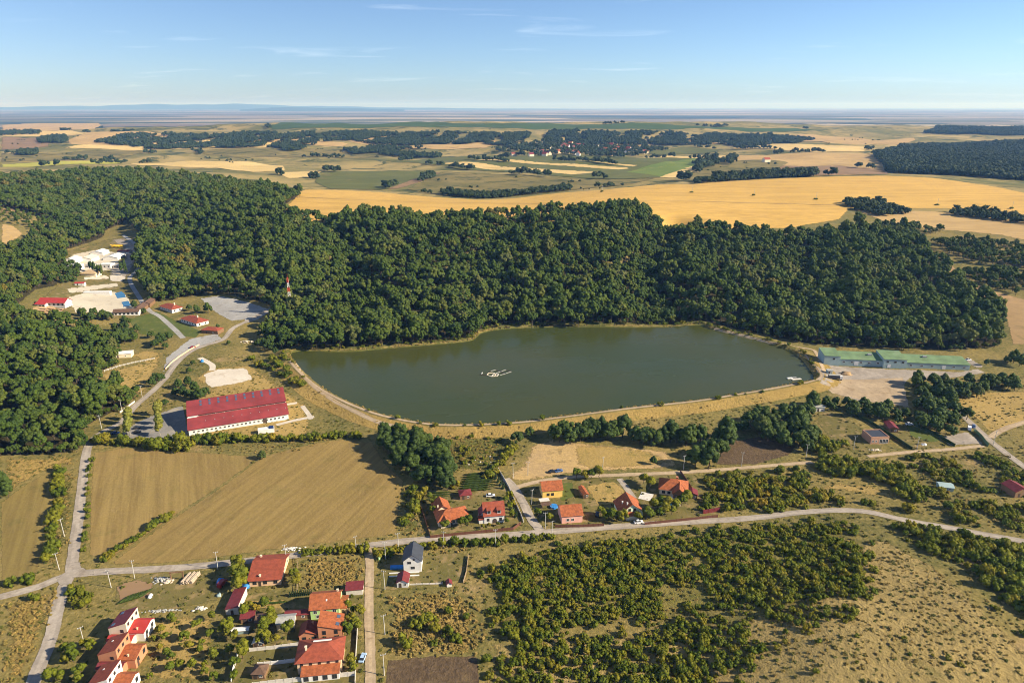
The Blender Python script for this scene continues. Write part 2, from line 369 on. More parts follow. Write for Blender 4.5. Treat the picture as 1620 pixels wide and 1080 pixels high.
def ribbon(name, pts, w, mat, off=.12, world=False, kind='structure', n=6, rag=.05):
    P = smooth_open([p if world else G(*p) for p in pts], n); ROADS.append((P, w)); D = np.gradient(P, axis=0); D /= np.linalg.norm(D, axis=1)[:, None]+1e-9
    N = np.stack([-D[:,1], D[:,0]], -1); m = 4; VV = []; FF = []; rr = random.Random(int(P[0][0]*3))
    for i in range(len(P)):
        wl = w*(1+rr.uniform(-rag, rag)); wr = w*(1+rr.uniform(-rag, rag))
        for k in range(m+1):
            u = (-.5,-.4,0,.4,.5)[k]; q = P[i]+N[i]*u*(wl if u < 0 else wr)
            VV.append((q[0], q[1], H(q[0], q[1])+off+max(0, q[1]-600)*.0004))
    for i in range(len(P)-1):
        for k in range(m):
            a = i*(m+1)+k; FF.append((a, a+m+1, a+m+2, a+1))
    V0, V1, V2 = (Vector(VV[FF[0][q]]) for q in (0, 1, 2))
    if (V1-V0).cross(V2-V0).z < 0: FF = [f[::-1] for f in FF]
    me = mesh(name, VV, FF, mat, True); ed = np.tile([.12, 1, 1, 1, .12], len(P)).astype(np.float32)
    me.attributes.new('edge', 'FLOAT', 'POINT').data.foreach_set('value', ed)
    me.attributes.new('across', 'FLOAT', 'POINT').data.foreach_set('value', np.tile([0, .1, .5, .9, 1.0], len(P)).astype(np.float32))
    return tag(link(name, me), kind=kind)

M = {}
# ------------------------------------------------------------------ lake
m_water, nt, b = newmat('pond_water'); tcn = nt.nodes.new('ShaderNodeTexCoord')
wc = mixcol(nt, noise(nt, tcn.outputs['Object'], .008, 4, .5, .35, .65), (.038,.050,.014), (.048,.053,.012))
nt.links.new(wc, b.inputs['Base Color']); b.inputs['IOR'].default_value = 1.25
wr = nt.nodes.new('ShaderNodeMapRange'); wr.inputs[3].default_value = .12; wr.inputs[4].default_value = .3; nt.links.new(noise(nt, along_map(nt, tcn.outputs['Object'], .15, 3, 1), .012, 4, .6, .4, .6), wr.inputs[0]); nt.links.new(wr.outputs[0], b.inputs['Roughness'])
n_ = nt.nodes.new('ShaderNodeTexNoise'); n_.inputs['Scale'].default_value = .9; n_.inputs['Detail'].default_value = 4
nt.links.new(mapping(nt, tcn.outputs['Object'], .3, (1,2,1)), n_.inputs['Vector']); bump(nt, b, n_.outputs[0], .5, .12)
def grow(P, d):
    P = np.asarray(P); T = np.roll(P, -1, 0)-np.roll(P, 1, 0); T /= np.linalg.norm(T, axis=1)[:, None]
    N = np.stack([T[:,1], -T[:,0]], -1); c = P.mean(0)
    if ((P-c)*N).sum() < 0: N = -N
    return P+N*d
LW = grow(LAKE, 2.0)
vs_ = [Vector(p) for p in LW]; r = delaunay_2d_cdt(vs_, [], [list(range(len(vs_)))], 1, 1e-4)
tag(link('lake_water', mesh('lake_water', [(v.x, v.y, WATER) for v in r[0]], r[2], m_water)), kind='structure')

# ------------------------------------------------------------------ ground covers
def bear(a, b): (x0, y0), (x1, y1) = G(*a), G(*b); return math.atan2(y1-y0, x1-x0)
B_W = bear((228,860),(236,725)); B_E = bear((300,853),(433,753)); B_L = bear((40,880),(70,770)); B_F = bear((500,318),(900,318))
M['asphalt'] = ground_mat('grey_asphalt', (.19,.18,.17), (.25,.235,.21), (.32,.28,.22), .05, fine=.35, bumpd=0)
M['concrete'] = ground_mat('pale_concrete', (.45,.40,.33), (.55,.49,.41), (.36,.31,.25), .08, fine=.3, bumpd=0)
M['dirtroad'] = ground_mat('pale_dirt_road', (.36,.27,.17), (.44,.34,.22), (.27,.19,.11), .06, fine=.55, bumpd=.06, tracks=True)
M['gravelroad'] = ground_mat('beige_gravel_road', (.31,.265,.215), (.38,.33,.27), (.24,.195,.15), .05, fine=.5, bumpd=.04, tracks=True)
M['lot'] = ground_mat('grey_gravel_lot', (.27,.26,.245), (.34,.33,.31), (.22,.20,.17), .04, fine=.4, bumpd=.03)
M['baresoil'] = ground_mat('trodden_dry_soil', (.35,.245,.13), (.43,.295,.12), (.20,.145,.07), .035, fine=.6, bumpd=.12)
M['darksoil'] = ground_mat('dark_tilled_soil', (.085,.058,.036), (.12,.082,.046), (.17,.12,.06), .06, fine=.75, bumpd=.3)
M['stubble_w'] = ground_mat('mown_stubble', (.29,.195,.068), (.22,.158,.054), (.15,.132,.038), .022, fine=.65, bumpd=.15, streak=(B_W,(45,1.7,.4),(90,5,.28)))
M['stubble_e'] = ground_mat('mown_stubble_swathes', (.275,.188,.066), (.215,.152,.052), (.15,.128,.038), .022, fine=.65, bumpd=.15, streak=(B_E,(35,1.6,.36),(70,5,.22)))
M['field_olive'] = ground_mat('olive_brown_field', (.26,.185,.06), (.19,.145,.045), (.13,.12,.035), .02, fine=.5, bumpd=.12, streak=(B_L,(60,1.8,.4),(90,5,.3)))
M['drygrass'] = ground_mat('golden_dry_grass', (.38,.26,.08), (.28,.195,.06), (.16,.14,.036), .035, fine=.75, fs=.6, bumpd=.55)
M['tawny'] = ground_mat('tawny_meadow', (.37,.255,.085), (.29,.205,.068), (.17,.145,.042), .035, fine=.55, bumpd=.2)
M['weeds'] = ground_mat('weedy_green_grass', (.15,.135,.035), (.095,.10,.024), (.28,.195,.06), .045, fine=.7, fs=.6, bumpd=.5)
M['lawn'] = ground_mat('mown_lawn', (.095,.115,.028), (.075,.095,.022), (.18,.155,.05), .06, fine=.35, bumpd=.05)
M['yard'] = ground_mat('worn_yard_grass', (.17,.135,.048), (.115,.105,.032), (.29,.205,.10), .06, fine=.55, bumpd=.1, c3lo=.5, c3hi=.64)
M['sand'] = ground_mat('white_arena_sand', (.58,.52,.43), (.52,.46,.37), (.42,.35,.26), .05, fine=.25, bumpd=.03)
M['paving'] = ground_mat('pale_pool_paving', (.50,.45,.35), (.45,.40,.31), (.36,.31,.24), .05, fine=.2, bumpd=0)
M['hillgrass'] = ground_mat('dry_hillside_grass', (.36,.265,.10), (.245,.185,.07), (.125,.115,.033), .026, fine=.8, fs=.45, bumpd=.6, c3lo=.55, c3hi=.72)
M['scrubfloor'] = ground_mat('scrub_floor', (.25,.195,.06), (.155,.14,.036), (.095,.10,.022), .05, fine=.75, fs=.55, bumpd=.5, c3lo=.5, c3hi=.66)
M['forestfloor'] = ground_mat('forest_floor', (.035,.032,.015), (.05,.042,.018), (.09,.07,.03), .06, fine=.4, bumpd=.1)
M['wheat'] = ground_mat('ripe_wheat_field', (.52,.325,.085), (.47,.295,.078), (.41,.25,.066), .006, fine=.2, fs=.12, bumpd=.15, streak=(B_F,(160,7,.22),(400,18,.15)), c3lo=.5, c3hi=.75)
M['f_pale'] = ground_mat('pale_harvested_field', (.56,.41,.17), (.50,.36,.14), (.42,.295,.11), .006, fine=.15, bumpd=0, streak=(.2,(300,12,.2)))
M['f_tan'] = ground_mat('tan_harvested_field', (.44,.30,.125), (.36,.245,.105), (.28,.19,.08), .006, fine=.15, bumpd=0, streak=(.15,(300,12,.25)))
M['f_brown'] = ground_mat('ploughed_brown_field', (.25,.16,.088), (.20,.13,.072), (.16,.115,.05), .006, fine=.15, bumpd=0, streak=(.15,(300,12,.2)))
M['f_olive'] = ground_mat('olive_green_field', (.115,.12,.036), (.09,.10,.03), (.16,.13,.05), .006, fine=.15, bumpd=0, streak=(.1,(400,10,.3)))
M['f_green'] = ground_mat('green_crop_field', (.13,.17,.035), (.10,.145,.03), (.18,.19,.05), .006, fine=.12, bumpd=0)
M['f_dark'] = ground_mat('dark_green_vineyard', (.045,.075,.024), (.055,.09,.026), (.08,.1,.035), .004, fine=.15, bumpd=0)
M['f_lime'] = ground_mat('yellow_green_strip', (.30,.30,.05), (.36,.33,.06), None, .006, fine=.15, bumpd=0)
M['f_scrub'] = ground_mat('scrubby_pasture', (.22,.17,.06), (.13,.115,.038), (.055,.062,.02), .009, fine=.4, fs=.06, bumpd=.0, c3lo=.5, c3hi=.62)
M['f_rust'] = ground_mat('reddish_bare_slope', (.36,.23,.11), (.28,.19,.09), (.14,.115,.045), .01, fine=.4, fs=.1, bumpd=.2)

# far fields, from the back towards the wheat
ff = [
 ('f_dark', [(420,199),(560,196),(720,195.5),(900,197),(1080,199),(1260,203),(1290,207),(1060,206),(820,204),(560,204),(430,206)]),
 ('f_tan', [(0,198),(60,195),(160,195),(165,201),(120,207),(60,208),(0,208)]),
 ('f_pale', [(0,208),(120,207),(150,212),(100,216),(0,217)]),
 ('f_brown', [(0,217),(60,218),(85,222),(80,232),(40,236),(0,238)]),
 ('f_tan', [(160,209),(260,212),(290,220),(240,224),(110,230),(105,222)]),
 ('f_pale', [(95,236),(160,230),(260,222),(340,222),(450,228),(420,234),(300,236),(190,238)]),
 ('f_tan', [(340,220),(500,222),(560,228),(540,233),(450,229)]),
 ('f_lime', [(0,260),(60,257),(160,253.5),(196,256),(196,259.5),(100,261),(0,265)]),
 ('f_pale', [(200,258),(290,255),(400,256),(450,262),(455,270),(400,273),(320,266),(220,262)]),
 ('f_scrub', [(0,244),(150,237),(250,240),(190,252),(60,256),(0,257)]),
 ('f_scrub', [(300,238),(440,236),(560,236),(640,240),(600,250),(460,250),(330,246)]),
 ('f_pale', [(430,273),(520,270),(500,280),(455,283)]),
 ('f_tan', [(560,215),(620,212),(700,222),(790,222),(770,235),(680,237),(600,232),(545,224)]),
 ('f_pale', [(600,224),(650,222),(668,227),(610,228)]),
 ('f_olive', [(500,278),(560,271),(640,270),(690,272),(650,293),(600,301),(520,299),(495,288)]),
 ('f_brown', [(648,285),(690,272),(700,273),(668,288),(632,299),(606,300)]),
 ('f_scrub', [(700,272),(800,276),(930,284),(980,284),(1040,282),(1000,292),(900,302),(830,309),(760,314),(690,309),(640,300)]),
 ('f_olive', [(610,256),(700,250),(780,246),(900,246),(1010,249),(1090,250),(1150,256),(1060,281),(980,284),(930,283),(800,273),(700,262)]),
 ('f_pale', [(690,259),(733,256),(955,273.5),(905,277)]),
 ('f_pale', [(742,253.5),(776,252.2),(1006,266),(978,269.5),(900,264)]),
 ('f_pale', [(790,250.5),(830,250),(1015,262),(1000,264.5)]),
 ('f_green', [(985,273),(1080,252),(1150,249),(1140,257),(1050,281)]),
 ('f_pale', [(1040,281),(1145,251),(1165,252.5),(1065,282.5)]),
 ('f_pale', [(1000,249),(1060,246),(1160,246.5),(1155,249),(1080,251)]),
 ('f_tan', [(1160,244),(1210,246),(1380,243),(1405,250),(1408,276),(1290,279),(1205,281),(1170,284),(1150,274)]),
 ('f_brown', [(1215,262),(1330,262),(1408,270),(1408,276.5),(1205,281)]),
 ('f_scrub', [(1070,282),(1130,256),(1215,253),(1250,258),(1220,272),(1200,283),(1100,288)]),
 ('f_pale', [(1150,236),(1220,228),(1300,229),(1378,234),(1370,240.5),(1290,241.5)]),
 ('f_tan', [(1210,215),(1290,213),(1390,222),(1448,218),(1452,222),(1390,229),(1300,225),(1215,223)]),
 ('f_tan', [(910,220),(960,219),(1080,222),(1150,221),(1150,228),(1000,232),(940,228)]),
 ('f_olive', [(1000,238),(1080,232),(1150,236),(1120,243),(1040,246)]),
]
for k, (mk, pts) in enumerate(ff): sheet('far_field', pts, M[mk], .15+.02*k)
sheet('wheat_field', [(446,334),(462,316),(480,300),(540,301),(610,305),(690,312),(760,316.5),(800,315),(860,308),(950,301),(1040,292),(1090,292),(1150,287),(1300,280),(1400,278),(1480,282),(1560,293),(1640,309),
   (1640,347),(1570,336),(1500,331),(1420,330),(1380,326),(1345,332),(1330,348),(1250,362),(1140,362),(1030,357),(960,350),(760,352),(620,352),(470,348)], M['wheat'], .18)
ribbon('field_track', [(470,312),(560,316),(660,320),(780,322),(900,322),(1080,319),(1200,322),(1340,326)], 2.6, M['baresoil'], .5)
sheet('pasture', [(1345,330),(1400,331),(1500,335),(1640,350),(1640,385),(1580,372),(1500,365),(1440,360),(1400,352)], M['f_tan'], .1)
sheet('bare_slope', [(1468,400),(1500,410),(1530,440),(1570,460),(1640,478),(1640,545),(1600,545),(1590,505),(1560,475),(1510,440),(1475,420)], M['f_rust'], .1)
sheet('pasture', [(0,352),(25,358),(40,370),(20,385),(0,390)], M['f_tan'], .1)
sheet('pasture', [(0,302),(40,298),(110,318),(140,335),(90,345),(30,335),(0,340)], M['f_rust'], .1)

# valley floor
sheet('stubble_field', [(147,716),(200,707),(300,714),(415,722),(345,772),(275,817),(220,855),(165,890),(140,878),(141,800)], M['stubble_w'], .06, soft=.45)
sheet('stubble_field', [(415,722),(450,712),(500,700),(540,694),(590,700),(612,735),(640,760),(632,800),(628,846),(560,854),(450,868),(330,885),(225,894),(170,894),(220,856),(275,818),(345,773)], M['stubble_e'], .07, soft=.45)
sheet('olive_field', [(0,795),(40,765),(88,738),(98,742),(84,800),(74,860),(60,905),(0,935)], M['field_olive'], .06, soft=.45)
sheet('grass_verge', [(0,722),(60,722),(125,718),(130,735),(100,738),(60,755),(0,790)], M['drygrass'], .05, soft=3)
sheet('grass_verge', [(100,740),(128,735),(120,800),(112,860),(100,900),(62,912),(75,860),(86,800)], M['weeds'], .07, soft=3)
sheet('grass_verge', [(0,955),(70,935),(92,930),(88,960),(70,1015),(40,1085),(0,1085)], M['drygrass'], .05, soft=3)
sheet('meadow', [(160,588),(215,575),(262,570),(250,590),(235,625),(215,625),(160,605),(150,595)], M['tawny'], .06, soft=3)
sheet('meadow', [(205,562),(225,552),(262,555),(258,575),(225,578)], M['tawny'], .065, soft=3)
sheet('lawn', [(200,505),(250,492),(285,510),(320,523),(310,535),(275,530),(262,535),(220,528)], M['lawn'], .06, soft=.45)
sheet('car_park', [(256,590),(262,566),(288,545),(300,536),(345,527),(352,536),(312,552),(276,576)], M['lot'], .07, soft=.3)
sheet('car_park', [(385,504),(424,486),(432,490),(412,504),(388,512)], M['lot'], .07, soft=.3)
sheet('gravel_lot', [(316,472),(345,467),(395,478),(424,488),(385,506),(365,508),(335,490)], M['lot'], .06, soft=.2)
sheet('car_park', [(185,692),(215,668),(245,655),(290,640),(300,680),(296,693),(240,698)], M['asphalt'], .07, soft=.2)
sheet('hall_yard', [(290,642),(330,615),(300,600),(330,580),(400,575),(450,610),(490,640),(500,680),(480,695),(300,698),(296,690)], M['tawny'], .05, soft=3)
sheet('sand_arena', [(322,592),(345,584),(385,582),(392,585),(400,600),(375,607),(335,613),(324,607)], M['sand'], .1, soft=.2)
ribbon('sand_path', [(316,566),(327,572),(336,578),(336,586)], 4.5, M['sand'], .11)
ribbon('gravel_path', [(437,672),(470,664),(497,659)], 3.2, M['concrete'], .1)
ribbon('gravel_path', [(452,640),(470,637)], 3.0, M['concrete'], .1)
ribbon('gravel_path', [(478,642),(488,655),(492,663)], 3.0, M['concrete'], .11)
sheet('pool_terrace', [(107,470),(130,463),(180,460),(200,466),(215,490),(195,497),(150,494),(118,495)], M['paving'], .08, soft=.2)
sheet('pool_terrace', [(105,456),(150,450),(185,447),(190,453),(150,459),(110,465)], M['paving'], .08, soft=.2)
sheet('picnic_terrace', [(36,500),(55,484),(80,482),(112,500),(90,507),(40,507)], M['baresoil'], .08, soft=.2)
sheet('pool_terrace', [(130,438),(172,434),(173,442),(132,443)], M['sand'], .08, soft=.2)
sheet('forest_yard', [(168,380),(200,374),(222,384),(224,402),(214,430),(200,446),(172,446),(165,425),(190,412),(188,395)], M['gravelroad'], .05, soft=3)
sheet('forest_yard', [(100,420),(108,402),(150,394),(192,397),(194,424),(150,431),(112,432)], M['paving'], .045, soft=2)
sheet('pool_terrace', [(172,436),(192,432),(200,440),(192,447),(174,446)], M['concrete'], .09, soft=.3)
sheet('forest_yard', [(95,440),(100,395),(165,378),(200,372),(222,380),(225,400),(215,430),(200,450),(215,470),(232,490),(240,500),(200,505),(60,505),(40,500),(60,470)], M['yard'], .03, soft=3)
ribbon('lane', [(195,372),(212,385),(224,400),(218,425),(205,440),(215,462),(235,490),(252,500),(275,520),(290,535)], 4.6, M['lot'], .1)
sheet('dam_foot_meadow', [(800,745),(820,735),(835,700),(880,690),(940,700),(1020,705),(1060,712),(1085,738),(1060,745),(930,750),(830,765),(795,762)], M['baresoil'], .06, soft=3)
sheet('golden_meadow', [(900,700),(960,702),(1030,710),(1080,735),(1000,743),(930,745),(905,735)], M['tawny'], .075, soft=3)
sheet('tilled_plot', [(1130,735),(1145,700),(1200,690),(1260,705),(1250,720),(1195,735)], M['darksoil'], .06, soft=.45)
sheet('marshy_meadow', [(640,690),(700,682),(780,680),(805,700),(810,725),(770,750),(720,745),(690,720)], M['weeds'], .05, soft=3)
sheet('rough_grass', [(600,735),(650,770),(680,775),(680,850),(630,848),(632,800),(610,760)], M['weeds'], .05, soft=3)
sheet('works_yard', [(1290,580),(1310,577),(1400,583),(1520,588),(1560,580),(1540,570),(1510,565),(1560,590),(1490,600),(1440,598),(1420,620),(1440,640),(1360,635),(1310,618),(1295,605)], M['gravelroad'], .06, soft=.2)
sheet('works_yard', [(1320,598),(1430,597),(1432,612),(1440,645),(1370,635),(1315,622),(1305,610)], M['dirtroad'], .08, soft=.2)
sheet('pasture', [(1510,625),(1560,620),(1640,618),(1640,665),(1590,678),(1565,686),(1540,660),(1520,645)], M['tawny'], .06)
sheet('worn_plot', [(1293,650),(1320,650),(1355,670),(1400,700),(1390,715),(1340,712),(1310,690),(1293,670)], M['yard'], .06, soft=.45)
sheet('worn_plot', [(1390,668),(1430,668),(1500,695),(1505,705),(1440,712),(1400,690)], M['yard'], .06, soft=.45)
sheet('lawn', [(1430,672),(1460,675),(1495,697),(1470,700),(1440,690)], M['lawn'], .08, soft=.45)
sheet('worn_plot', [(1490,690),(1530,682),(1560,703),(1500,705)], M['gravelroad'], .08, soft=.45)
sheet('golden_meadow', [(1280,772),(1310,760),(1370,763),(1425,782),(1428,792),(1390,790),(1340,780),(1290,778)], M['tawny'], .06, soft=3)
sheet('dry_hillside', [(760,1085),(770,1010),(900,1000),(1100,985),(1300,940),(1360,850),(1400,850),(1480,890),(1560,960),(1660,1060),(1700,1130),(740,1130)], M['hillgrass'], .05, soft=3)
sheet('scrub_floor', [(880,855),(1100,832),(1340,812),(1370,835),(1350,900),(1385,950),(1300,945),(1100,990),(900,1005),(770,1015),(745,900),(800,872)], M['scrubfloor'], .07, soft=6)
sheet('rough_grass', [(612,940),(740,935),(760,1000),(760,1040),(610,1045)], M['drygrass'], .06, soft=3)
sheet('tilled_plot', [(612,1042),(690,1035),(757,1036),(762,1090),(606,1090)], M['darksoil'], .07, soft=.45)
sheet('plot', [(600,895),(612,882),(735,872),(740,890),(733,918),(620,936),(600,932)], M['yard'], .06, soft=.45)
sheet('rough_grass', [(476,882),(575,876),(576,925),(552,930),(472,940)], M['drygrass'], .07, soft=3)
sheet('yard', [(182,925),(240,905),(340,900),(352,925),(345,950),(250,968),(180,965)], M['yard'], .06, soft=.45)
sheet('tilled_plot', [(182,925),(215,915),(245,920),(235,945),(190,955)], M['f_brown'], .075, soft=.45)
sheet('orchard_grass', [(240,975),(345,960),(350,1085),(215,1085)], M['tawny'], .06, soft=3)
sheet('garden', [(355,940),(575,925),(572,1085),(350,1085)], M['yard'], .05, soft=.45)
sheet('lawn', [(380,950),(450,945),(455,962),(382,966)], M['tawny'], .07, soft=.45)
sheet('garden', [(652,775),(800,762),(828,830),(660,850)], M['yard'], .06, soft=.45)
sheet('garden', [(822,775),(880,755),(1100,750),(1140,815),(960,838),(870,838),(850,815)], M['yard'], .06, soft=.45)
sheet('lawn', [(880,765),(905,760),(912,785),(885,795)], M['lawn'], .08, soft=.45)
sheet('lawn', [(925,768),(970,760),(990,775),(985,797),(945,800)], M['tawny'], .08, soft=.45)
sheet('lawn', [(1035,785),(1060,783),(1064,790),(1036,792)], M['lawn'], .08, soft=.45)
ribbon('garden_path', [(980,757),(990,770),(1003,788)], 3.4, M['gravelroad'], .1)
sheet('golden_meadow', [(1100,1000),(1200,985),(1300,960),(1380,985),(1440,1000),(1480,1130),(1070,1130)], M['hillgrass'], .08, soft=3)

# roads
ribbon('road', [(-30,950),(0,944),(60,928),(108,910),(165,904),(250,900),(345,892),(450,880),(545,868),(620,858),(700,851),(784,847),(860,842),(960,834),(1080,826),(1180,820),(1270,810),(1330,807),(1375,810),(1430,822),(1520,838),(1625,857),(1660,863)], 4.6, M['gravelroad'], .14)
ribbon('road', [(112,908),(117,870),(124,820),(131,760),(137,715),(146,696),(165,682),(193,667),(214,642),(240,620),(262,598),(277,577),(300,557),(323,547),(353,537),(368,520),(393,507),(423,490)], 4.8, M['gravelroad'], .15)
ribbon('road', [(110,908),(101,930),(92,960),(80,1010),(60,1060),(45,1100)], 5.0, M['gravelroad'], .16)
sheet('junction', [(88,914),(104,903),(109,890),(126,886),(130,897),(150,903),(150,910),(118,915),(112,925),(95,928)], M['gravelroad'], .17, soft=.2)
ribbon('lane', [(580,866),(585,890),(584,930),(584,980),(586,1030),(586,1100)], 3.7, M['dirtroad'], .15)
ribbon('lane', [(856,840),(840,820),(826,792),(812,770),(800,757)], 4.6, M['gravelroad'], .15)
ribbon('lane', [(812,772),(850,762),(900,755),(960,752),(1080,747),(1213,737),(1285,731)], 3.4, M['dirtroad'], .15)
ribbon('lane', [(1373,722),(1440,715),(1500,711),(1556,705)], 3.4, M['dirtroad'], .15)
ribbon('road', [(1500,640),(1515,650),(1538,671),(1564,695),(1589,715),(1640,752)], 4.4, M['gravelroad'], .15)
ribbon('lane', [(1566,692),(1590,678),(1640,662)], 4.0, M['dirtroad'], .15)
dam = [p for p in grow(LAKE, 5.2)]
far_i = int(np.argmin([abs(p[0]-onz(1250,560,3)[0])+abs(p[1]-onz(1250,560,3)[1]) for p in dam]))
end_i = int(np.argmin([abs(p[0]-onz(466,566,3)[0])+abs(p[1]-onz(466,566,3)[1]) for p in dam]))
ribbon('dam_path', dam[far_i:end_i+1:3], 2.2, M['dirtroad'], .22, world=True, n=3)
bank = [p for p in grow(LAKE, 4.0)]; bank = bank[end_i:]+bank[:far_i+1]
ribbon('shore_grass', bank[::3], 7.5, M['weeds'], .16, world=True, n=3)
ribbon('shore_path', [(1130,520),(1180,532),(1230,543),(1280,552),(1292,560),(1305,590)], 3.0, M['dirtroad'], .2)
near_dam = grow(LAKE, 12.5)[far_i:end_i+1:3]
ribbon('dam_slope', [p for p in near_dam], 11, M['drygrass'], .1, world=True, n=3)
ribbon('dirt_track', [(465,570),(485,600),(520,628),(560,650),(600,668),(640,678)], 3.0, M['dirtroad'], .12)
# ------------------------------------------------------------------ foliage
def leaf_mat(name, cols, trans=.07, hue=True):
    m, nt, b = newmat(name); tcn = nt.nodes.new('ShaderNodeTexCoord'); oi = nt.nodes.new('ShaderNodeObjectInfo')
    cr = nt.nodes.new('ShaderNodeValToRGB'); e = cr.color_ramp.elements
    n = len(cols); e[0].color = (*cols[0], 1); e[1].color = (*cols[-1], 1)
    for k in range(1, n-1): x = e.new(k/(n-1)); x.color = (*cols[k], 1)
    pn = nt.nodes.new('ShaderNodeTexNoise'); pn.inputs['Scale'].default_value = .011; pn.inputs['Detail'].default_value = 3; nt.links.new(oi.outputs['Location'], pn.inputs['Vector'])
    ra = nt.nodes.new('ShaderNodeMath'); ra.operation = 'MULTIPLY_ADD'; ra.use_clamp = True; nt.links.new(pn.outputs[0], ra.inputs[0]); ra.inputs[1].default_value = 1.9; ra.inputs[2].default_value = -.95
    rb_ = nt.nodes.new('ShaderNodeMath'); rb_.operation = 'MULTIPLY_ADD'; rb_.use_clamp = True; nt.links.new(oi.outputs['Random'], rb_.inputs[0]); rb_.inputs[1].default_value = .75
    nt.links.new(ra.outputs[0], rb_.inputs[2]); nt.links.new(rb_.outputs[0], cr.inputs[0])
    v = tcn.outputs['Object']
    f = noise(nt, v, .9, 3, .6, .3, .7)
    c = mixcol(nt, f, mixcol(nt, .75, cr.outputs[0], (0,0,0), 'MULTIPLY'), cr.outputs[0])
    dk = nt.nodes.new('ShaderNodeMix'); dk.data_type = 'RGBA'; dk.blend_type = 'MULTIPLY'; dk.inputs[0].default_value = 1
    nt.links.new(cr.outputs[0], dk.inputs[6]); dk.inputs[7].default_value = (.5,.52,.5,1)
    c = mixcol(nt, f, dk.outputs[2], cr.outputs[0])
    nt.links.new(c, b.inputs['Base Color']); b.inputs['Roughness'].default_value = .75; b.inputs['Specular IOR Level'].default_value = .18
    if trans:
        tr = nt.nodes.new('ShaderNodeBsdfTranslucent'); nt.links.new(mixcol(nt, 1.0, c, (1.2,1.35,.55), 'MULTIPLY'), tr.inputs[0])
        ms = nt.nodes.new('ShaderNodeMixShader'); ms.inputs[0].default_value = trans
        nt.links.new(b.outputs[0], ms.inputs[1]); nt.links.new(tr.outputs[0], ms.inputs[2])
        nt.links.new(ms.outputs[0], nt.nodes['Material Output'].inputs[0])
    return m
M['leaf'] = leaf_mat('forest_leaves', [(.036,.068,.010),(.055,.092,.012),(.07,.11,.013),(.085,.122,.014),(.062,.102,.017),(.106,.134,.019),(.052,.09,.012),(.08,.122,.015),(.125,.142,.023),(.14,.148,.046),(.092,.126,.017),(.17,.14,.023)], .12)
M['leaf_v'] = leaf_mat('valley_leaves', [(.038,.066,.012),(.052,.086,.014),(.066,.10,.015),(.045,.076,.014),(.085,.108,.024)])
M['leaf_far'] = leaf_mat('far_wood_leaves', [(.022,.042,.014),(.034,.058,.017),(.046,.066,.02),(.028,.05,.016),(.06,.075,.024)], 0)
M['leaf_shrub'] = leaf_mat('shrub_leaves', [(.10,.138,.011),(.145,.18,.013),(.19,.205,.015),(.23,.225,.017),(.115,.152,.013),(.29,.24,.022),(.155,.185,.015),(.2,.21,.017),(.36,.24,.022)], .3)
M['leaf_yel'] = leaf_mat('yellowing_leaves', [(.22,.2,.03),(.17,.19,.03),(.26,.21,.03)])
M['leaf_thuja'] = leaf_mat('thuja_leaves', [(.025,.05,.018),(.035,.065,.02)], 0)
M['leaf_dry'] = leaf_mat('dry_tuft', [(.42,.29,.09),(.36,.25,.075),(.27,.21,.055),(.46,.32,.10),(.2,.17,.045)], .1)
M['bark'] = plain('bark', (.10,.075,.05), .9, .4, 3)
M['bark_pale'] = plain('pale_bark', (.3,.27,.22), .9, .3, 3)

def ico(sub):
    import bmesh
    bm = bmesh.new(); bmesh.ops.create_icosphere(bm, subdivisions=sub, radius=1)
    v = np.array([x.co[:] for x in bm.verts]); f = np.array([[q.index for q in p.verts] for p in bm.faces]); bm.free(); return v, f
ICO1, ICO2 = ico(1), ico(2)
def crown_mesh(name, seed, rx, rz, zc, lumps, lr, leaves, ls, mat, shape='round', lump_geo=ICO2):
    """a crown of many uneven leaf masses with loose leaf sprays over them"""
    r = np.random.default_rng(seed); VV = []; TT_ = []; n0 = 0; iv, ifc = lump_geo
    for k in range(lumps):
        d = r.normal(size=3); d /= np.linalg.norm(d); rad = r.uniform(.42, .95)**.6
        if d[2] < -.35: d[2] *= -.6
        c = d*rad; w = 1.0
        if shape == 'cone': h = (k+.5)/lumps; w = 1.05-h; c = np.array([d[0]*w*.7, d[1]*w*.7, -1+2*h])
        if shape == 'oval': c[2] *= 1.05
        c = c*np.array([rx, rx, rz])
        R_ = lr*r.uniform(.7, 1.25)*(max(w, .35) if shape == 'cone' else 1)
        nz = 1+r.uniform(-.28, .28, (len(iv), 1))
        p = iv*nz*R_*np.array([1, 1, r.uniform(.75, .95)])+c
        VV.append(p); TT_.append(ifc+n0); n0 += len(p)
        L = leaves//lumps; q = r.integers(0, len(iv), L); nn = iv[q]; o = c+nn*R_*r.uniform(.92, 1.22, (L, 1))
        a = np.cross(nn, r.normal(size=(L, 3))); a /= np.linalg.norm(a, axis=1)[:, None]+1e-6
        b = np.cross(nn, a)+nn*r.uniform(-.9, .9, (L, 1)); s_ = ls*r.uniform(.6, 1.3, (L, 1))
        p = np.stack([o-a*s_-b*s_*.6, o+a*s_-b*s_*.5, o+a*s_*.2+b*s_], 1).reshape(-1, 3)
        VV.append(p); TT_.append(np.arange(3*L).reshape(-1, 3)+n0); n0 += 3*L
    P = np.concatenate(VV); P[:, 2] += zc; P[:, 2] = np.maximum(P[:, 2], .1)
    return mesh_np(name, P, np.concatenate(TT_), mat, False)
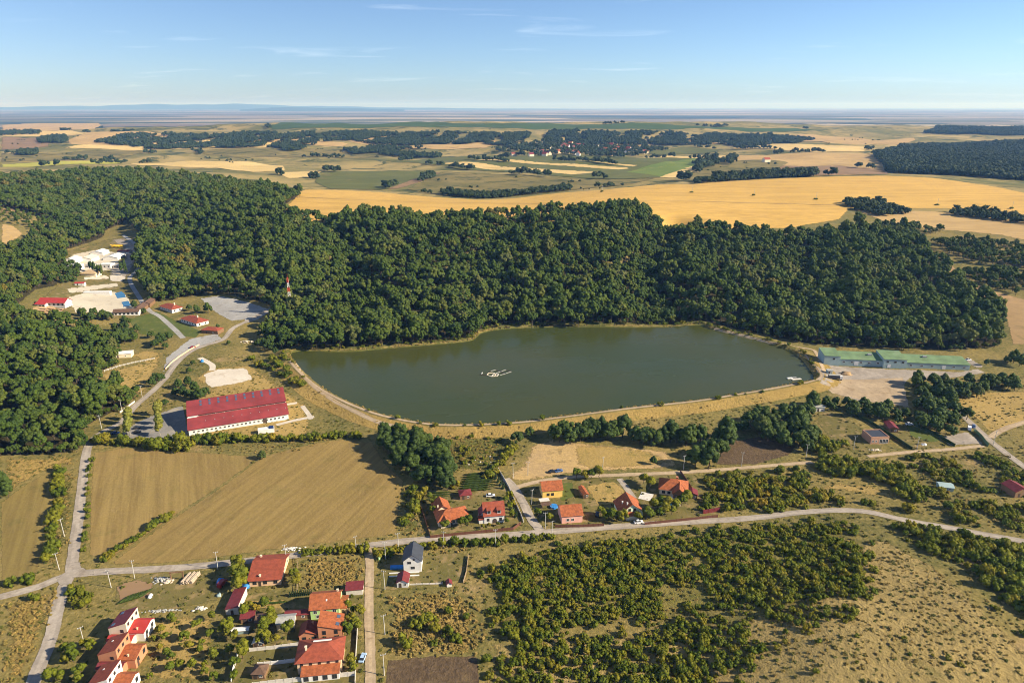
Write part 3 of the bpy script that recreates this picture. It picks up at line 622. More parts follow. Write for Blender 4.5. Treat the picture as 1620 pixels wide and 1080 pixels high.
def trunk_mesh(name, h, r0, seed, mat, limbs=4):
    r = random.Random(seed); mb = MB(); pts = [(0, 0, -1.2)]; n = 5
    for k in range(1, n+1): pts.append((r.uniform(-.25, .25)*k*.5, r.uniform(-.25, .25)*k*.5, h*k/n))
    def tube(ps, ra, rb):
        N = 6; V_ = []
        for i, p in enumerate(ps):
            q = ra+(rb-ra)*i/(len(ps)-1)
            V_ += [(p[0]+q*math.cos(1.0472*k), p[1]+q*math.sin(1.0472*k), p[2]) for k in range(N)]
        mb.add(V_, [(i*N+k, i*N+(k+1) % N, (i+1)*N+(k+1) % N, (i+1)*N+k) for i in range(len(ps)-1) for k in range(N)])
    tube(pts, r0, r0*.35)
    for k in range(limbs):
        a = 6.28*k/limbs+r.uniform(-.4, .4); b = pts[2+k % 3]; L = h*r.uniform(.3, .45)
        tube([b, (b[0]+math.cos(a)*L*.5, b[1]+math.sin(a)*L*.5, b[2]+L*.45), (b[0]+math.cos(a)*L, b[1]+math.sin(a)*L, b[2]+L*.75)], r0*.45, r0*.12)
    return mb.me(name, mat)
# the kinds: (crown mesh, trunk mesh)
KIND = {'oak': [], 'valley': [], 'yellow': [], 'poplar': [], 'orchard': []}
for k in range(9):
    rx, rz = [(4.6,4.8),(5.4,5.0),(4.2,6.2),(5.0,4.6),(3.9,5.4),(6.0,5.4),(3.2,4.4),(4.6,5.6),(5.6,4.4)][k]; zc = 4.0+rz*.95
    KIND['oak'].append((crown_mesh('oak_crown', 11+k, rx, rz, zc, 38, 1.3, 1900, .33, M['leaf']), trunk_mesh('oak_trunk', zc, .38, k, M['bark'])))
for k in range(4):
    rx, rz = [(4.0,4.6),(4.5,4.4),(3.6,5.0),(4.9,4.2)][k]; zc = 1.0+rz*.92
    KIND['valley'].append((crown_mesh('valley_crown', 31+k, rx, rz, zc, 26, 1.55, 1100, .38, M['leaf_v'], 'oval'), trunk_mesh('valley_trunk', zc, .32, 20+k, M['bark'])))
for k in range(2):
    KIND['yellow'].append((crown_mesh('poplar_crown', 51+k, 1.5, 3.4, 5.0, 20, .95, 800, .26, M['leaf_yel'], 'oval'), trunk_mesh('poplar_trunk', 6, .16, 40+k, M['bark_pale'], 2)))
for k in range(3):
    KIND['orchard'].append((crown_mesh('orchard_crown', 71+k, 1.35, 1.2, 2.3, 12, .62, 420, .2, M['leaf_shrub']), trunk_mesh('orchard_trunk', 2.2, .1, 60+k, M['bark'], 3)))
SHRUB = [crown_mesh('shrub', 91+k, [1.5,1.9,1.2,2.2][k], [1.3,1.2,1.6,1.5][k], [1.0,.9,1.2,1.1][k], 12, .72, 480, .22, M['leaf_shrub'], lump_geo=ICO1) for k in range(4)]
TUFT = [crown_mesh('tuft', 101+k, .8, .25, .2, 4, .26, 150, .24, M['leaf_dry'], lump_geo=ICO1) for k in range(3)]
M['leaf_weed'] = leaf_mat('weed_leaves', [(.11,.125,.022),(.14,.145,.028),(.18,.165,.038),(.26,.21,.06),(.12,.135,.024),(.34,.25,.085)], .05)
WEED = [crown_mesh('weed', 121+k, .8, .25, .2, 4, .26, 150, .22, M['leaf_weed'], lump_geo=ICO1) for k in range(3)]
FARM = [crown_mesh('far_tree', 111+k, 4.8, 4.6, 7, 11, 2.3, 130, .9, M['leaf_far'], lump_geo=ICO1) for k in range(3)]

# prototypes used by the masses
def proto(cname, items):
    c = bpy.data.collections.new(cname)
    for k, it in enumerate(items):
        o = bpy.data.objects.new('%s_%02d' % (cname, k), it); c.objects.link(o)
    return c
def with_trunk(cr, tk):
    me = cr.copy(); import bmesh
    bm = bmesh.new(); bm.from_mesh(cr); n = len(bm.faces); bm.from_mesh(tk); bm.faces.ensure_lookup_table()
    for f in bm.faces[n:]: f.material_index = 1
    bm.to_mesh(me); bm.free(); me.materials.append(tk.materials[0]); return me
PC = {'oak': proto('forest_prototypes', [with_trunk(*k) for k in KIND['oak']]), 'shrub': proto('scrub_prototypes', SHRUB), 'tuft': proto('tuft_prototypes', TUFT), 'far': proto('far_tree_prototypes', FARM), 'weed': proto('weed_prototypes', WEED)}
def scatter_mass(name, P, S, coll, nvar, label, cat, squash=(.85, 1.2)):
    """a mass too many to count: instances on the points of ONE object"""
    n = len(P); me = bpy.data.meshes.new(name); me.vertices.add(n); me.vertices.foreach_set('co', np.asarray(P, np.float32).ravel())
    a = me.attributes.new('scl', 'FLOAT_VECTOR', 'POINT'); sv = np.repeat(np.asarray(S)[:, None], 3, 1); sv[:, 2] *= rng.uniform(*squash, n); a.data.foreach_set('vector', sv.astype(np.float32).ravel())
    a = me.attributes.new('rot', 'FLOAT_VECTOR', 'POINT'); rv = np.zeros((n, 3)); rv[:, 2] = rng.uniform(0, 6.28, n); a.data.foreach_set('vector', rv.astype(np.float32).ravel())
    a = me.attributes.new('idx', 'INT', 'POINT'); a.data.foreach_set('value', rng.integers(0, nvar, n).astype(np.int32))
    o = tag(link(name, me), label, cat, kind='stuff')
    ng = bpy.data.node_groups.new(name+'_nodes', 'GeometryNodeTree')
    ng.interface.new_socket('Geometry', in_out='INPUT', socket_type='NodeSocketGeometry'); ng.interface.new_socket('Geometry', in_out='OUTPUT', socket_type='NodeSocketGeometry')
    gi = ng.nodes.new('NodeGroupInput'); go = ng.nodes.new('NodeGroupOutput'); ip = ng.nodes.new('GeometryNodeInstanceOnPoints'); ci = ng.nodes.new('GeometryNodeCollectionInfo')
    ci.inputs['Collection'].default_value = coll; ci.inputs['Separate Children'].default_value = True; ci.inputs['Reset Children'].default_value = True
    ip.inputs['Pick Instance'].default_value = True
    def na(nm, ty):
        q = ng.nodes.new('GeometryNodeInputNamedAttribute'); q.data_type = ty; q.inputs[0].default_value = nm; return q.outputs[0]
    L = ng.links.new
    L(gi.outputs[0], ip.inputs['Points']); L(ci.outputs[0], ip.inputs['Instance']); L(na('idx', 'INT'), ip.inputs['Instance Index'])
    er = ng.nodes.new('FunctionNodeEulerToRotation'); L(na('rot', 'FLOAT_VECTOR'), er.inputs[0]); L(er.outputs[0], ip.inputs['Rotation'])
    L(na('scl', 'FLOAT_VECTOR'), ip.inputs['Scale']); L(ip.outputs[0], go.inputs[0])
    md = o.modifiers.new('scatter', 'NODES'); md.node_group = ng
    return o
def fill(P, sp, jit=.42):
    P = np.asarray(P); x0, y0 = P.min(0); x1, y1 = P.max(0)
    gx, gy = np.meshgrid(np.arange(x0, x1, sp), np.arange(y0, y1, sp*.87)); gx = gx+(np.arange(gy.shape[0]) % 2)[:, None]*sp/2
    gx = gx+rng.uniform(-jit, jit, gx.shape)*sp; gy = gy+rng.uniform(-jit, jit, gy.shape)*sp
    k = inside(gx, gy, P); return np.stack([gx[k], gy[k]], -1)
def px_of(x, y, z=None):
    z = Hgrid(x, y) if z is None else z
    zc = y*CP+(CAM_H-z)*SP; return 810+F*x/zc, 540-F*((z-CAM_H)*CP+y*SP)/zc
def tree(name, kind, var, x, y, s, label, cat, group, rz=None, sz=None):
    cr, tk = KIND[kind][var % len(KIND[kind])]
    o = empty(name, (x, y, H(x, y)), random.uniform(0, 6.28) if rz is None else rz, label, cat, group); o.scale = (s, s, sz or s*random.uniform(.9, 1.15))
    link('trunk', tk, o); link('crown', cr, o); return o

# forest on the hill behind the lake, and the wood on the slope to the west
front = [(240,478),(300,470),(330,463),(420,481),(442,500),(425,520),(415,545),(470,554),(540,555),(600,551),(690,543),(742,536),(765,524),(820,517),(1000,515),(1080,511),(1130,512),(1200,528),(1290,545),(1400,551),(1500,554),(1580,548)]
hill = [G(*p) for p in front]+[G(1588,520),G(1575,490),G(1530,455),G(1490,425),G(1462,400)]+[Wd(1450,860),Wd(1415,905),Wd(1330,870),Wd(1250,830),Wd(1150,838),Wd(1040,858),Wd(1020,935),Wd(960,935),Wd(900,895),Wd(760,875),Wd(600,885),Wd(480,890),Wd(440,930),Wd(452,1000),Wd(478,1110),Wd(455,1170),Wd(400,1260),Wd(330,1370),Wd(250,1470),Wd(150,1500),Wd(60,1420),Wd(-40,1350),Wd(-40,1060),Wd(60,1010),Wd(130,960),Wd(165,960),Wd(200,1010),Wd(220,930),Wd(222,840),Wd(216,760),Wd(228,690)]
west = [G(*p) for p in [(-60,730),(0,722),(60,718),(125,712),(128,690),(140,672),(205,640),(212,622),(165,612),(152,590),(178,580),(185,560),(165,535),(120,515),(60,510),(35,503),(32,480),(60,458),(92,452),(99,420),(110,394),(164,376),(170,366),(140,350),(100,352),(60,372),(40,388),(10,395),(-60,392)]]
def edge(P, d, closed=True): return None
T1 = fill(hill, 7.7, .5); T2 = fill(west, 7.4, .5)
T1 = T1[rng.random(len(T1)) < .95]
T2 = T2[rng.random(len(T2)) < .93]
upper = fill([G(*p) for p in [(-60,300),(0,296),(60,300),(140,330),(165,362),(100,350),(60,368),(0,350),(-60,350)]], 11)
RG = [density_px for density_px in (fill([G(*p) for p in [(1470,384),(1520,380),(1600,388),(1660,398),(1660,432),(1600,424),(1540,418),(1500,402)]], 6.8), fill([G(*p) for p in [(1520,430),(1570,432),(1660,445),(1660,474),(1600,470),(1560,455),(1530,442)]], 7.5), fill([G(*p) for p in [(1480,372),(1440,378),(1420,368),(1440,358),(1500,366)]], 9))]
RG = np.concatenate(RG); RG = RG[hills(RG[:,0]*9, RG[:,1]*9, 21) > -.85]; upper = np.concatenate([upper, RG])
T = np.concatenate([T1, T2, upper]); S = (.6+.58*rng.random(len(T))**1.2); rr_ = rng.random(len(T)); S = np.where(rr_ < .1, S*1.2, np.where(rr_ > .84, S*.68, S))*(1+.14*hills(T[:,0]*4, T[:,1]*4, 77)); S[len(T1):len(T1)+len(T2)] *= .85; S[-len(upper):] *= .55; S[-len(RG):] *= 1.25
nearlake = dist_poly(T[:,0], T[:,1], LAKE); S = np.where(nearlake < 14, S*.85, S)
Z = Hgrid(T[:,0], T[:,1])
px, py = px_of(T[:,0], T[:,1], Z+8)
vis = (px > -10) & (px < 1630)
order = np.argsort(np.where(vis, T[:,1], 1e9)); 
# the trees that stand in front: the wood's edge by the road, the shore of the lake
shore = np.nonzero(vis & (nearlake < 26) & (np.arange(len(T)) < len(T1)))[0][:190]
woode = [i for i in order if i not in set(shore)][:300-len(shore)]
ind = np.array(sorted(set(shore) | set(woode)))
def tree_label(u, v, lake_side):
    if lake_side:
        w = ('at the left tip of the lake' if u < 560 else 'on the wooded point left of the raft' if u < 770 else 'on the far shore behind the raft' if u < 950 else 'on the far shore right of the raft' if u < 1090 else 'on the bank running down to the green works')
        return 'dark forest tree '+w, 'tree', 'forest trees '+w
    w = ('by the road bend near the car park' if u > 130 else 'at the lower edge of the western wood' if v > 650 else 'in the middle of the western wood' if v > 590 else 'high in the western wood below the picnic terrace')
    return 'dark broadleaf tree '+w, 'tree', 'wood trees '+w
for i in ind:
    lake_side = nearlake[i] < 30 and i < len(T1)
    tree('oak_tree', 'oak', int(rng.integers(0, 9)), T[i,0], T[i,1], S[i],
         *tree_label(px[i], py[i], lake_side))
rest = np.setdiff1d(np.arange(len(T)), ind)
fr = smooth_open([G(*p) for p in front], 14); fr = fr+rng.uniform(-3, 3, fr.shape); we = smooth_open(west[:13], 12); we = we+rng.uniform(-2.5, 2.5, we.shape)
und = np.concatenate([fr, we]); und = und[rng.random(len(und)) < .8]; und = und[~inside(und[:,0], und[:,1], grow(LAKE, 4))]
scatter_mass('forest', np.concatenate([np.stack([T[rest,0], T[rest,1], Z[rest]], -1), np.stack([und[:,0], und[:,1], Hgrid(und[:,0], und[:,1])], -1)]), np.concatenate([S[rest], rng.uniform(.2, .48, len(und))]), PC['oak'], 9, 'dense dark green broadleaf forest covering the hills behind the lake', 'forest')
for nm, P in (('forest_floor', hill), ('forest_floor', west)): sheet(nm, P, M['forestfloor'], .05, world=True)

# woods far behind the wheat
def far_fill(pts, sp, world=False): return fill([p if world else G(*p) for p in pts], sp)
FW = [far_fill(p, s) for p, s in [
 ([Wd(1408,1530),Wd(1480,1480),Wd(1560,1440),Wd(1680,1420),Wd(1700,2500),Wd(1640,3900),Wd(1560,3800),Wd(1470,3000),Wd(1400,2500),Wd(1392,2000)], 15)]] if False else []
def far_w(P, sp): FW.append(fill(P, sp))
far_w([Wd(1412,1560),Wd(1480,1520),Wd(1560,1470),Wd(1700,1420),Wd(1720,2800),Wd(1560,2800),Wd(1470,2750),Wd(1410,2500),Wd(1385,2100)], 10.5)
far_w([Wd(1460,3500),Wd(1560,3400),Wd(1720,3400),Wd(1720,4200),Wd(1560,4200),Wd(1480,4000)], 13)
def gaps(P, th, lam=260, seed=4): return P[hills(P[:,0]*900/lam, P[:,1]*900/lam, seed) > th]
FW.append(gaps(fill([Wd(560,2850),Wd(640,2780),Wd(720,2800),Wd(830,2760),Wd(840,3080),Wd(700,3120),Wd(560,3120)], 11), -.35))
FW.append(gaps(fill([Wd(860,2900),Wd(930,2850),Wd(1000,2850),Wd(1100,2800),Wd(1250,2850),Wd(1290,3150),Wd(1000,3150),Wd(870,3120)], 11), -.5))
FW.append(gaps(fill([Wd(150,3000),Wd(260,2650),Wd(420,2650),Wd(520,2800),Wd(580,3100),Wd(400,3150),Wd(200,3250)], 12), -.1))
far_w([G(0,210),G(60,209),G(65,213),G(0,216)], 18); far_w([G(60,222),G(100,216),G(108,222),G(100,228),G(62,228)], 16)
far_w([G(30,241),G(60,240),G(58,246),G(28,247)], 12); far_w([G(440,232),G(475,229),G(480,238),G(450,240)], 12)
far_w([G(360,224),G(388,225),G(385,229),G(360,228)], 12); far_w([G(545,238),G(625,232),G(640,240),G(560,246)], 13)
far_w([G(555,212),G(580,209),G(575,222),G(552,222)], 13); far_w([G(620,214),G(672,220),G(665,226),G(630,222)], 14)
far_w([G(780,240),G(830,228),G(900,222),G(960,225),G(1000,236),G(990,250),G(900,246),G(830,244)], 24)
far_w([G(940,236),G(1010,229),G(1060,238),G(1010,248),G(950,248)], 26)
far_w([G(1150,228),G(1215,223),G(1220,230),G(1170,233)], 14)
far_w([G(1420,338),G(1440,340),G(1390,322),G(1345,320),G(1335,324),G(1350,332),G(1400,345)], 7.5)
far_w([G(1500,335),G(1560,338),G(1640,350),G(1640,357),G(1550,347),G(1505,341)], 9); far_w([G(600,241),G(640,243),G(700,248),G(690,251),G(600,246)], 14)
far_w([G(700,303),G(760,309),G(830,305),G(900,297),G(905,301),G(830,309),G(760,315),G(700,310)], 9)
far_w([G(1100,287),G(1210,280),G(1290,277),G(1290,280),G(1200,284),G(1100,291)], 9)
for mk, pts in ff:     # hedges and bushes along the field edges
    W_ = [G(*p) for p in pts]
    for (a0, b0), (a1, b1) in zip(W_, W_[1:]+W_[:1]):
        if random.random() < .7 or min(b0, b1) > 5500: continue
        L = math.hypot(a1-a0, b1-b0); u0 = random.uniform(0, .6); u1 = u0+random.uniform(.15, .5)
        FW.append(np.array([(a0+(a1-a0)*u+random.gauss(0, 5), b0+(b1-b0)*u+random.gauss(0, 7)) for u in np.arange(u0, min(u1, 1), 11/max(L, 20))] or [(a0, b0)]))
big_n = sum(len(a) for a in FW)
pool = [(300,425,244,262),(0,180,240,256),(430,640,236,252),(560,700,210,240),(700,960,276,308),(1080,1230,258,286),(1210,1400,213,232),(640,1000,222,250),(0,300,205,240)]
for a in range(70):   # bushes on the open pasture
    b = pool[a % len(pool)]; x_ = rng.uniform(b[0], b[1]); y_ = rng.uniform(b[2], b[3]); g = G(x_, y_)
    if g[1] > 1150 and not inside(np.array([g[0]]), np.array([g[1]]), np.array(hill))[0]:
        for q in range(int(rng.integers(1, 5))): FW.append(np.array([(g[0]+rng.normal(0, 9), g[1]+rng.normal(0, 9))]))
FT = np.concatenate(FW); FS = rng.uniform(.8, 1.25, len(FT)); FS = np.where(FT[:,1] > 2300, FS*1.15, np.where(FT[:,1] > 1400, FS*1.25, FS*.8)); FS[big_n:] *= .4
scatter_mass('far_woodland', np.stack([FT[:,0], FT[:,1], Hgrid(FT[:,0], FT[:,1])-1.5], -1), FS, PC['far'], 3, 'bluish dark woods and hedges among the far fields beyond the wheat', 'woodland')
# ------------------------------------------------------------------ buildings
M['r_orange'] = plain('orange_roof_tiles', (.30,.088,.032), .85, .35, .9, dirt=(.19,.065,.032))
M['r_red'] = plain('red_brown_roof_tiles', (.25,.058,.03), .8, .25, .8, dirt=(.16,.045,.028))
M['r_brightred'] = plain('bright_red_metal_roof', (.36,.035,.03), .6, .12, .5)
M['r_hall'] = plain('crimson_metal_roof', (.215,.036,.036), .65, .25, .12, dirt=(.165,.036,.036))
M['r_hall2'] = plain('crimson_metal_roof_lower', (.225,.038,.038), .65, .25, .12, dirt=(.175,.038,.038))
M['r_maroon'] = plain('maroon_roof', (.16,.028,.03), .6, .25, .8)
M['r_brown'] = plain('brown_roof', (.12,.07,.045), .75, .3, .8)
M['r_dark'] = plain('anthracite_roof', (.045,.05,.062), .5, .15, .6)
M['r_grey'] = plain('grey_fibre_roof', (.32,.32,.30), .85, .25, 1)
M['r_white'] = plain('white_roof', (.66,.65,.62), .7, .12, .4)
M['sand_roof'] = plain('sandy_roof', (.42,.3,.17), .9, .2); M['sandheap'] = plain('pale_sand', (.6,.5,.38), .9, .25); M['earth'] = plain('brown_earth', (.3,.2,.1), .9, .3)
M['r_green'] = plain('pale_green_sheet_roof', (.135,.21,.10), .75, .25, .15, dirt=(.18,.225,.13))
M['w_white'] = plain('white_render', (.66,.64,.60), .85, .1, .5)
M['w_cream'] = plain('cream_render', (.68,.58,.42), .85, .08, .5)
M['w_peach'] = plain('peach_render', (.70,.47,.29), .85, .08, .5)
M['w_yellow'] = plain('yellow_render', (.74,.50,.13), .85, .08, .5)
M['w_pink'] = plain('pink_render', (.72,.38,.30), .85, .08, .5)
M['w_orange'] = plain('orange_render', (.48,.21,.11), .85, .1, .5)
M['w_green'] = plain('light_green_render', (.42,.62,.24), .85, .08, .5)
M['w_mint'] = plain('pale_mint_render', (.60,.70,.52), .85, .06, .5)
M['w_brick'] = plain('bare_brick', (.42,.235,.15), .9, .2, 2)
M['w_timber'] = plain('brown_timber', (.20,.115,.06), .8, .3, 3)
M['w_aqua'] = plain('pale_blue_cladding', (.28,.37,.37), .75, .1, .3)
M['w_conc'] = plain('pale_concrete_wall', (.56,.52,.46), .9, .15, 1)
M['glass'] = plain('dark_window_glass', (.022,.028,.035), .15, .1, 1, .6)
M['skyglass'] = plain('skylight_glass', (.07,.10,.15), .2, .15, 1, .6)
M['frame_w'] = plain('white_frame', (.75,.74,.70), .6, .05)
M['frame_d'] = plain('dark_frame', (.07,.05,.04), .6, .1)
M['metal'] = plain('weathered_steel', (.32,.32,.32), .5, .15, 2, metal=.3)
M['concrete_pole'] = plain('concrete_pole', (.46,.44,.40), .9, .1, 2)
M['blue'] = plain('blue_tarpaulin', (.04,.22,.55), .55, .25, 1.5)
M['pool'] = plain('pool_water', (.05,.42,.46), .08, .1, .3, .5)
M['pool_dark'] = plain('blue_pool_water', (.03,.13,.24), .08, .1, .3, .5)
M['solar'] = plain('solar_panel', (.02,.035,.10), .25, .2, 1, .6)
M['yellow'] = plain('yellow_plastic', (.70,.45,.04), .5, .1)
M['red'] = plain('red_paint', (.55,.04,.03), .5, .1)
M['white_p'] = plain('white_paint', (.64,.63,.61), .55, .08)
M['tyre'] = plain('tyre_rubber', (.025,.025,.025), .8, .1)
M['wood'] = plain('weathered_timber', (.30,.22,.14), .85, .3, 3)
M['log'] = plain('log_bark', (.42,.34,.25), .9, .35, 2)
M['fence_brown'] = plain('brown_fence_paint', (.13,.055,.035), .7, .25, 1.5)

WIN = {}
def window(parent, pos, nrm, w, h, fm='frame_w'):
    """a window standing out of a wall: frame, with the dark pane as its sub-part"""
    k = (round(w, 2), round(h, 2), fm)
    if k not in WIN:
        fmb = MB(); t = .1
        fmb.box(-w/2-t, w/2+t, -.06, .05, -t, 0).box(-w/2-t, w/2+t, -.06, .05, h, h+t).box(-w/2-t, -w/2, -.06, .05, 0, h).box(w/2, w/2+t, -.06, .05, 0, h).box(-.03, .03, -.055, .05, 0, h)
        WIN[k] = (fmb.me('window_frame', M[fm]), MB().box(-w/2, w/2, -.03, .04, 0, h).me('window_pane', M['glass']))
    o = link('window', WIN[k][0], parent); o.location = pos; o.rotation_euler = (0, 0, math.atan2(nrm[0], -nrm[1]))
    link('pane', WIN[k][1], o); return o
def wing(root, x0, x1, y0, y1, h, roof='gable_x', rise=2.5, rp=.5, wall='w_white', rm='r_orange', over=.45, base=-1.2, parapet=.5):
    """one volume of a house: its wall and its roof"""
    P = MB(); T = .2; e = .03
    if roof == 'gable_x':
        yr = y0+(y1-y0)*rp; zr = h+rise
        prof = [(y0, base), (y1, base), (y1, h if rp < 1 else zr), (yr, zr), (y0, h if rp > 0 else zr)]
        if rp in (0, 1): prof = [p for k, p in enumerate(prof) if k != 3]
        n = len(prof); P.add([(x0, *p) for p in prof]+[(x1, *p) for p in prof], [tuple(range(n)), tuple(range(2*n-1, n-1, -1))]+[(k, n+k, n+(k+1) % n, (k+1) % n) for k in range(n)])
        wl = P.build('wall', M[wall], root); rb = MB()
        if rp > 0:
            s = rise/(yr-y0); rb.slab([(x0-over, y0-over, h-over*s+T), (x1+over, y0-over, h-over*s+T), (x1+over, yr, zr+T), (x0-over, yr, zr+T)], T-e)
        if rp < 1:
            s = rise/(y1-yr); rb.slab([(x0-over, yr, zr+T), (x1+over, yr, zr+T), (x1+over, y1+over, h-over*s+T), (x0-over, y1+over, h-over*s+T)], T-e)
        f = lambda x, y: (h+rise*((y-y0)/(yr-y0) if y < yr else (y1-y)/(y1-yr)), (0, rise/(yr-y0) if y < yr else -rise/(y1-yr)))
    elif roof == 'gable_y':
        xr = x0+(x1-x0)*rp; zr = h+rise
        prof = [(x0, base), (x1, base), (x1, h if rp < 1 else zr), (xr, zr), (x0, h if rp > 0 else zr)]
        if rp in (0, 1): prof = [p for k, p in enumerate(prof) if k != 3]
        n = len(prof); P.add([(p[0], y0, p[1]) for p in prof]+[(p[0], y1, p[1]) for p in prof], [tuple(range(n)), tuple(range(2*n-1, n-1, -1))]+[(k, n+k, n+(k+1) % n, (k+1) % n) for k in range(n)])
        wl = P.build('wall', M[wall], root); rb = MB()
        if rp > 0:
            s = rise/(xr-x0); rb.slab([(x0-over, y0-over, h-over*s+T), (xr, y0-over, zr+T), (xr, y1+over, zr+T), (x0-over, y1+over, h-over*s+T)], T-e)
        if rp < 1:
            s = rise/(x1-xr); rb.slab([(xr, y0-over, zr+T), (x1+over, y0-over, h-over*s+T), (x1+over, y1+over, h-over*s+T), (xr, y1+over, zr+T)], T-e)
        f = lambda x, y: (h+rise*((x-x0)/(xr-x0) if x < xr else (x1-x)/(x1-xr)), (rise/(xr-x0) if x < xr else -rise/(x1-xr), 0))
    elif roof == 'hip':
        wl = P.box(x0, x1, y0, y1, base, h).build('wall', M[wall], root); rb = MB(); a, b, c, d = x0-over, x1+over, y0-over, y1+over; z = h+.06; zr = h+rise
        q = min(b-a, d-c)/2
        if b-a > d-c: r0, r1 = (a+q, (c+d)/2, zr), (b-q, (c+d)/2, zr)
        else: r0, r1 = ((a+b)/2, c+q, zr), ((a+b)/2, d-q, zr)
        A, B, C, D = (a, c, z), (b, c, z), (b, d, z), (a, d, z)
        if b-a > d-c: fs = [(0,1,5,4), (1,2,5), (2,3,4,5), (3,0,4)]
        else: fs = [(0,1,4), (1,2,5,4), (2,3,5), (3,0,4,5)]
        rb.add([A, B, C, D, r0, r1], fs+[(3,2,1,0)])
        f = lambda x, y: (z+(zr-z)*min(1, min(x-a, b-x, y-c, d-y)/q), (0, (zr-z)/q if y < (c+d)/2 else -(zr-z)/q))
    else:
        wl = P.box(x0, x1, y0, y1, base, h).build('wall', M[wall], root); rb = MB()
        rb.box(x0-over, x1+over, y0-over, y1+over, h+.02, h+.25)
        f = lambda x, y: (h+.25, (0, 0))
    ro = rb.build('roof', M[rm], root)
    return {'wall': wl, 'roof': ro, 'f': f, 'b': (x0, x1, y0, y1, h)}
def chimney(W, x, y, h=1.2, w=.6, m='w_cream'):
    z, _ = W['f'](x, y); c = MB().box(x-w/2, x+w/2, y-w/2, y+w/2, z-.5, z+h); c.box(x-w/2-.1, x+w/2+.1, y-w/2-.1, y+w/2+.1, z+h+.003, z+h+.15)
    return c.build('chimney', M[m], W['roof'])
def skylight(W, x, y, w=1.0, l=1.4, m='skyglass', lift=.22, name='skylight'):
    z, (sx, sy) = W['f'](x, y); q = [(dx, dy, z+lift+dx*sx+dy*sy) for dx, dy in ((-w/2,-l/2),(w/2,-l/2),(w/2,l/2),(-w/2,l/2))]
    q = [(x+a, y+b, c) for a, b, c in q]
    return MB().slab([(a, b, c+.1) for a, b, c in q], .25).build(name, M[m], W['roof'])
def wins(root, W, face, zs, n, w=1.1, h=1.2, fm='frame_w', us=None):
    x0, x1, y0, y1, _ = W['b']
    for z in zs:
        for k in range(n):
            u = (k+.5)/n if us is None else us[k]
            p, nr_ = {'f': ((x0+(x1-x0)*u, y0, z), (0,-1)), 'b': ((x0+(x1-x0)*u, y1, z), (0,1)), 'r': ((x1, y0+(y1-y0)*u, z), (1,0)), 'l': ((x0, y0+(y1-y0)*u, z), (-1,0))}[face]
            window(root, p, nr_, w, h, fm)
def door(root, W, face, u, w=1.0, h=2.1, m='frame_d'):
    x0, x1, y0, y1, _ = W['b']; mb = MB()
    if face == 'f': x = x0+(x1-x0)*u; mb.box(x-w/2, x+w/2, y0-.07, y0+.05, 0, h)
    else: y = y0+(y1-y0)*u; mb.box(x1-.05, x1+.07, y-w/2, y+w/2, 0, h)
    return mb.build('door', M[m], root)
def site(name, px, rot, label, cat='house', world=None, group=None):
    x, y = world if world else G(*px)
    return empty(name, (x, y, H(x, y)), R(rot), label, cat, group)

# --- row of three townhouses, lower left
TH = [((-143, 195.5), 'r_maroon', 'r_brightred', 'w_cream', 'topmost townhouse of the stepped row, white walls and bright red lower roof'),
      ((-139.6, 183), 'r_red', 'r_orange', 'w_orange', 'middle townhouse of the stepped row, with orange walls'),
      ((-135.6, 170.5), 'r_red', 'r_orange', 'w_white', 'white townhouse of the stepped row, cut by the bottom edge of the picture')]
for (x, y), r1, r2, wl, lab in TH:
    o = site('townhouse', None, 0, lab, 'house', (x, y))
    a = wing(o, 0, 6.5, 0, 8.2, 5.3, 'gable_y', 2.3, 1.0, wl, r1, .15)
    b_ = wing(o, 6.52, 12.4, -.3, 7.2, 3.5, 'gable_x', 1.1, .72, 'w_orange' if wl == 'w_orange' else 'w_white', r2, .15)
    c_ = wing(o, .8, 9.6, -3.6, -.32, 2.9, 'gable_x', .7, .6, wl, 'r_brightred' if r2 == 'r_brightred' else 'r_maroon', .1)
    wins(o, a, 'r', (5.6,), 3, .9, 1.1, 'frame_d'); wins(o, a, 'f', (3.6,), 1, 1.0, 1.1, 'frame_d', us=[.72]); wins(o, b_, 'r', (1.6,), 2, 1.2, 1.6, 'frame_d')
    wins(o, a, 'l', (1.2, 3.6), 2, .9, 1.1, 'frame_d'); door(o, b_, 'r', .2)
    if r2 == 'r_brightred': skylight(a, 1.2, 1.2, 1.1, 1.3); skylight(a, 1.4, 7.0, 1.1, 1.3)
    else: skylight(a, 2.2, 5.5, .5, .5, 'frame_w')
    chimney(b_, 9.6, 1.0, .9, .4, 'w_peach')
# --- street of the lane
o = site('red_roof_bungalow', (420,926), 6, 'wide low bungalow with one big red-brown roof by the main road'); a = wing(o, -6, 6, 0, 15.5, 3.0, 'gable_x', 2.1, .62, 'w_peach', 'r_red', .7)
wins(o, a, 'f', (.9,), 3, 1.3, 1.3, 'frame_d'); wins(o, a, 'r', (.9,), 3, 1.2, 1.3); chimney(a, -4.4, 13.6, .9, .7); chimney(a, -2.0, 1.4, .9, .6); door(o, a, 'f', .33)
o = site('green_house', (515,978), 7, 'house with light green walls and orange-red roof above the orange house'); a = wing(o, -5.2, 5.2, 0, 9.6, 4.6, 'gable_x', 2.9, .5, 'w_green', 'r_orange', .5)
wins(o, a, 'f', (2.6,), 3, 1.2, 1.3); wins(o, a, 'f', (.6,), 2, 1.2, 1.3); chimney(a, 4.2, 6.6, 1.0); skylight(a, .6, 2.4, .5, .6, 'frame_w'); b_ = wing(o, 5.22, 7.6, 1.5, 8.5, 2.8, 'gable_x', 1.0, .5, 'w_peach', 'r_orange', .3); door(o, b_, 'f', .5)
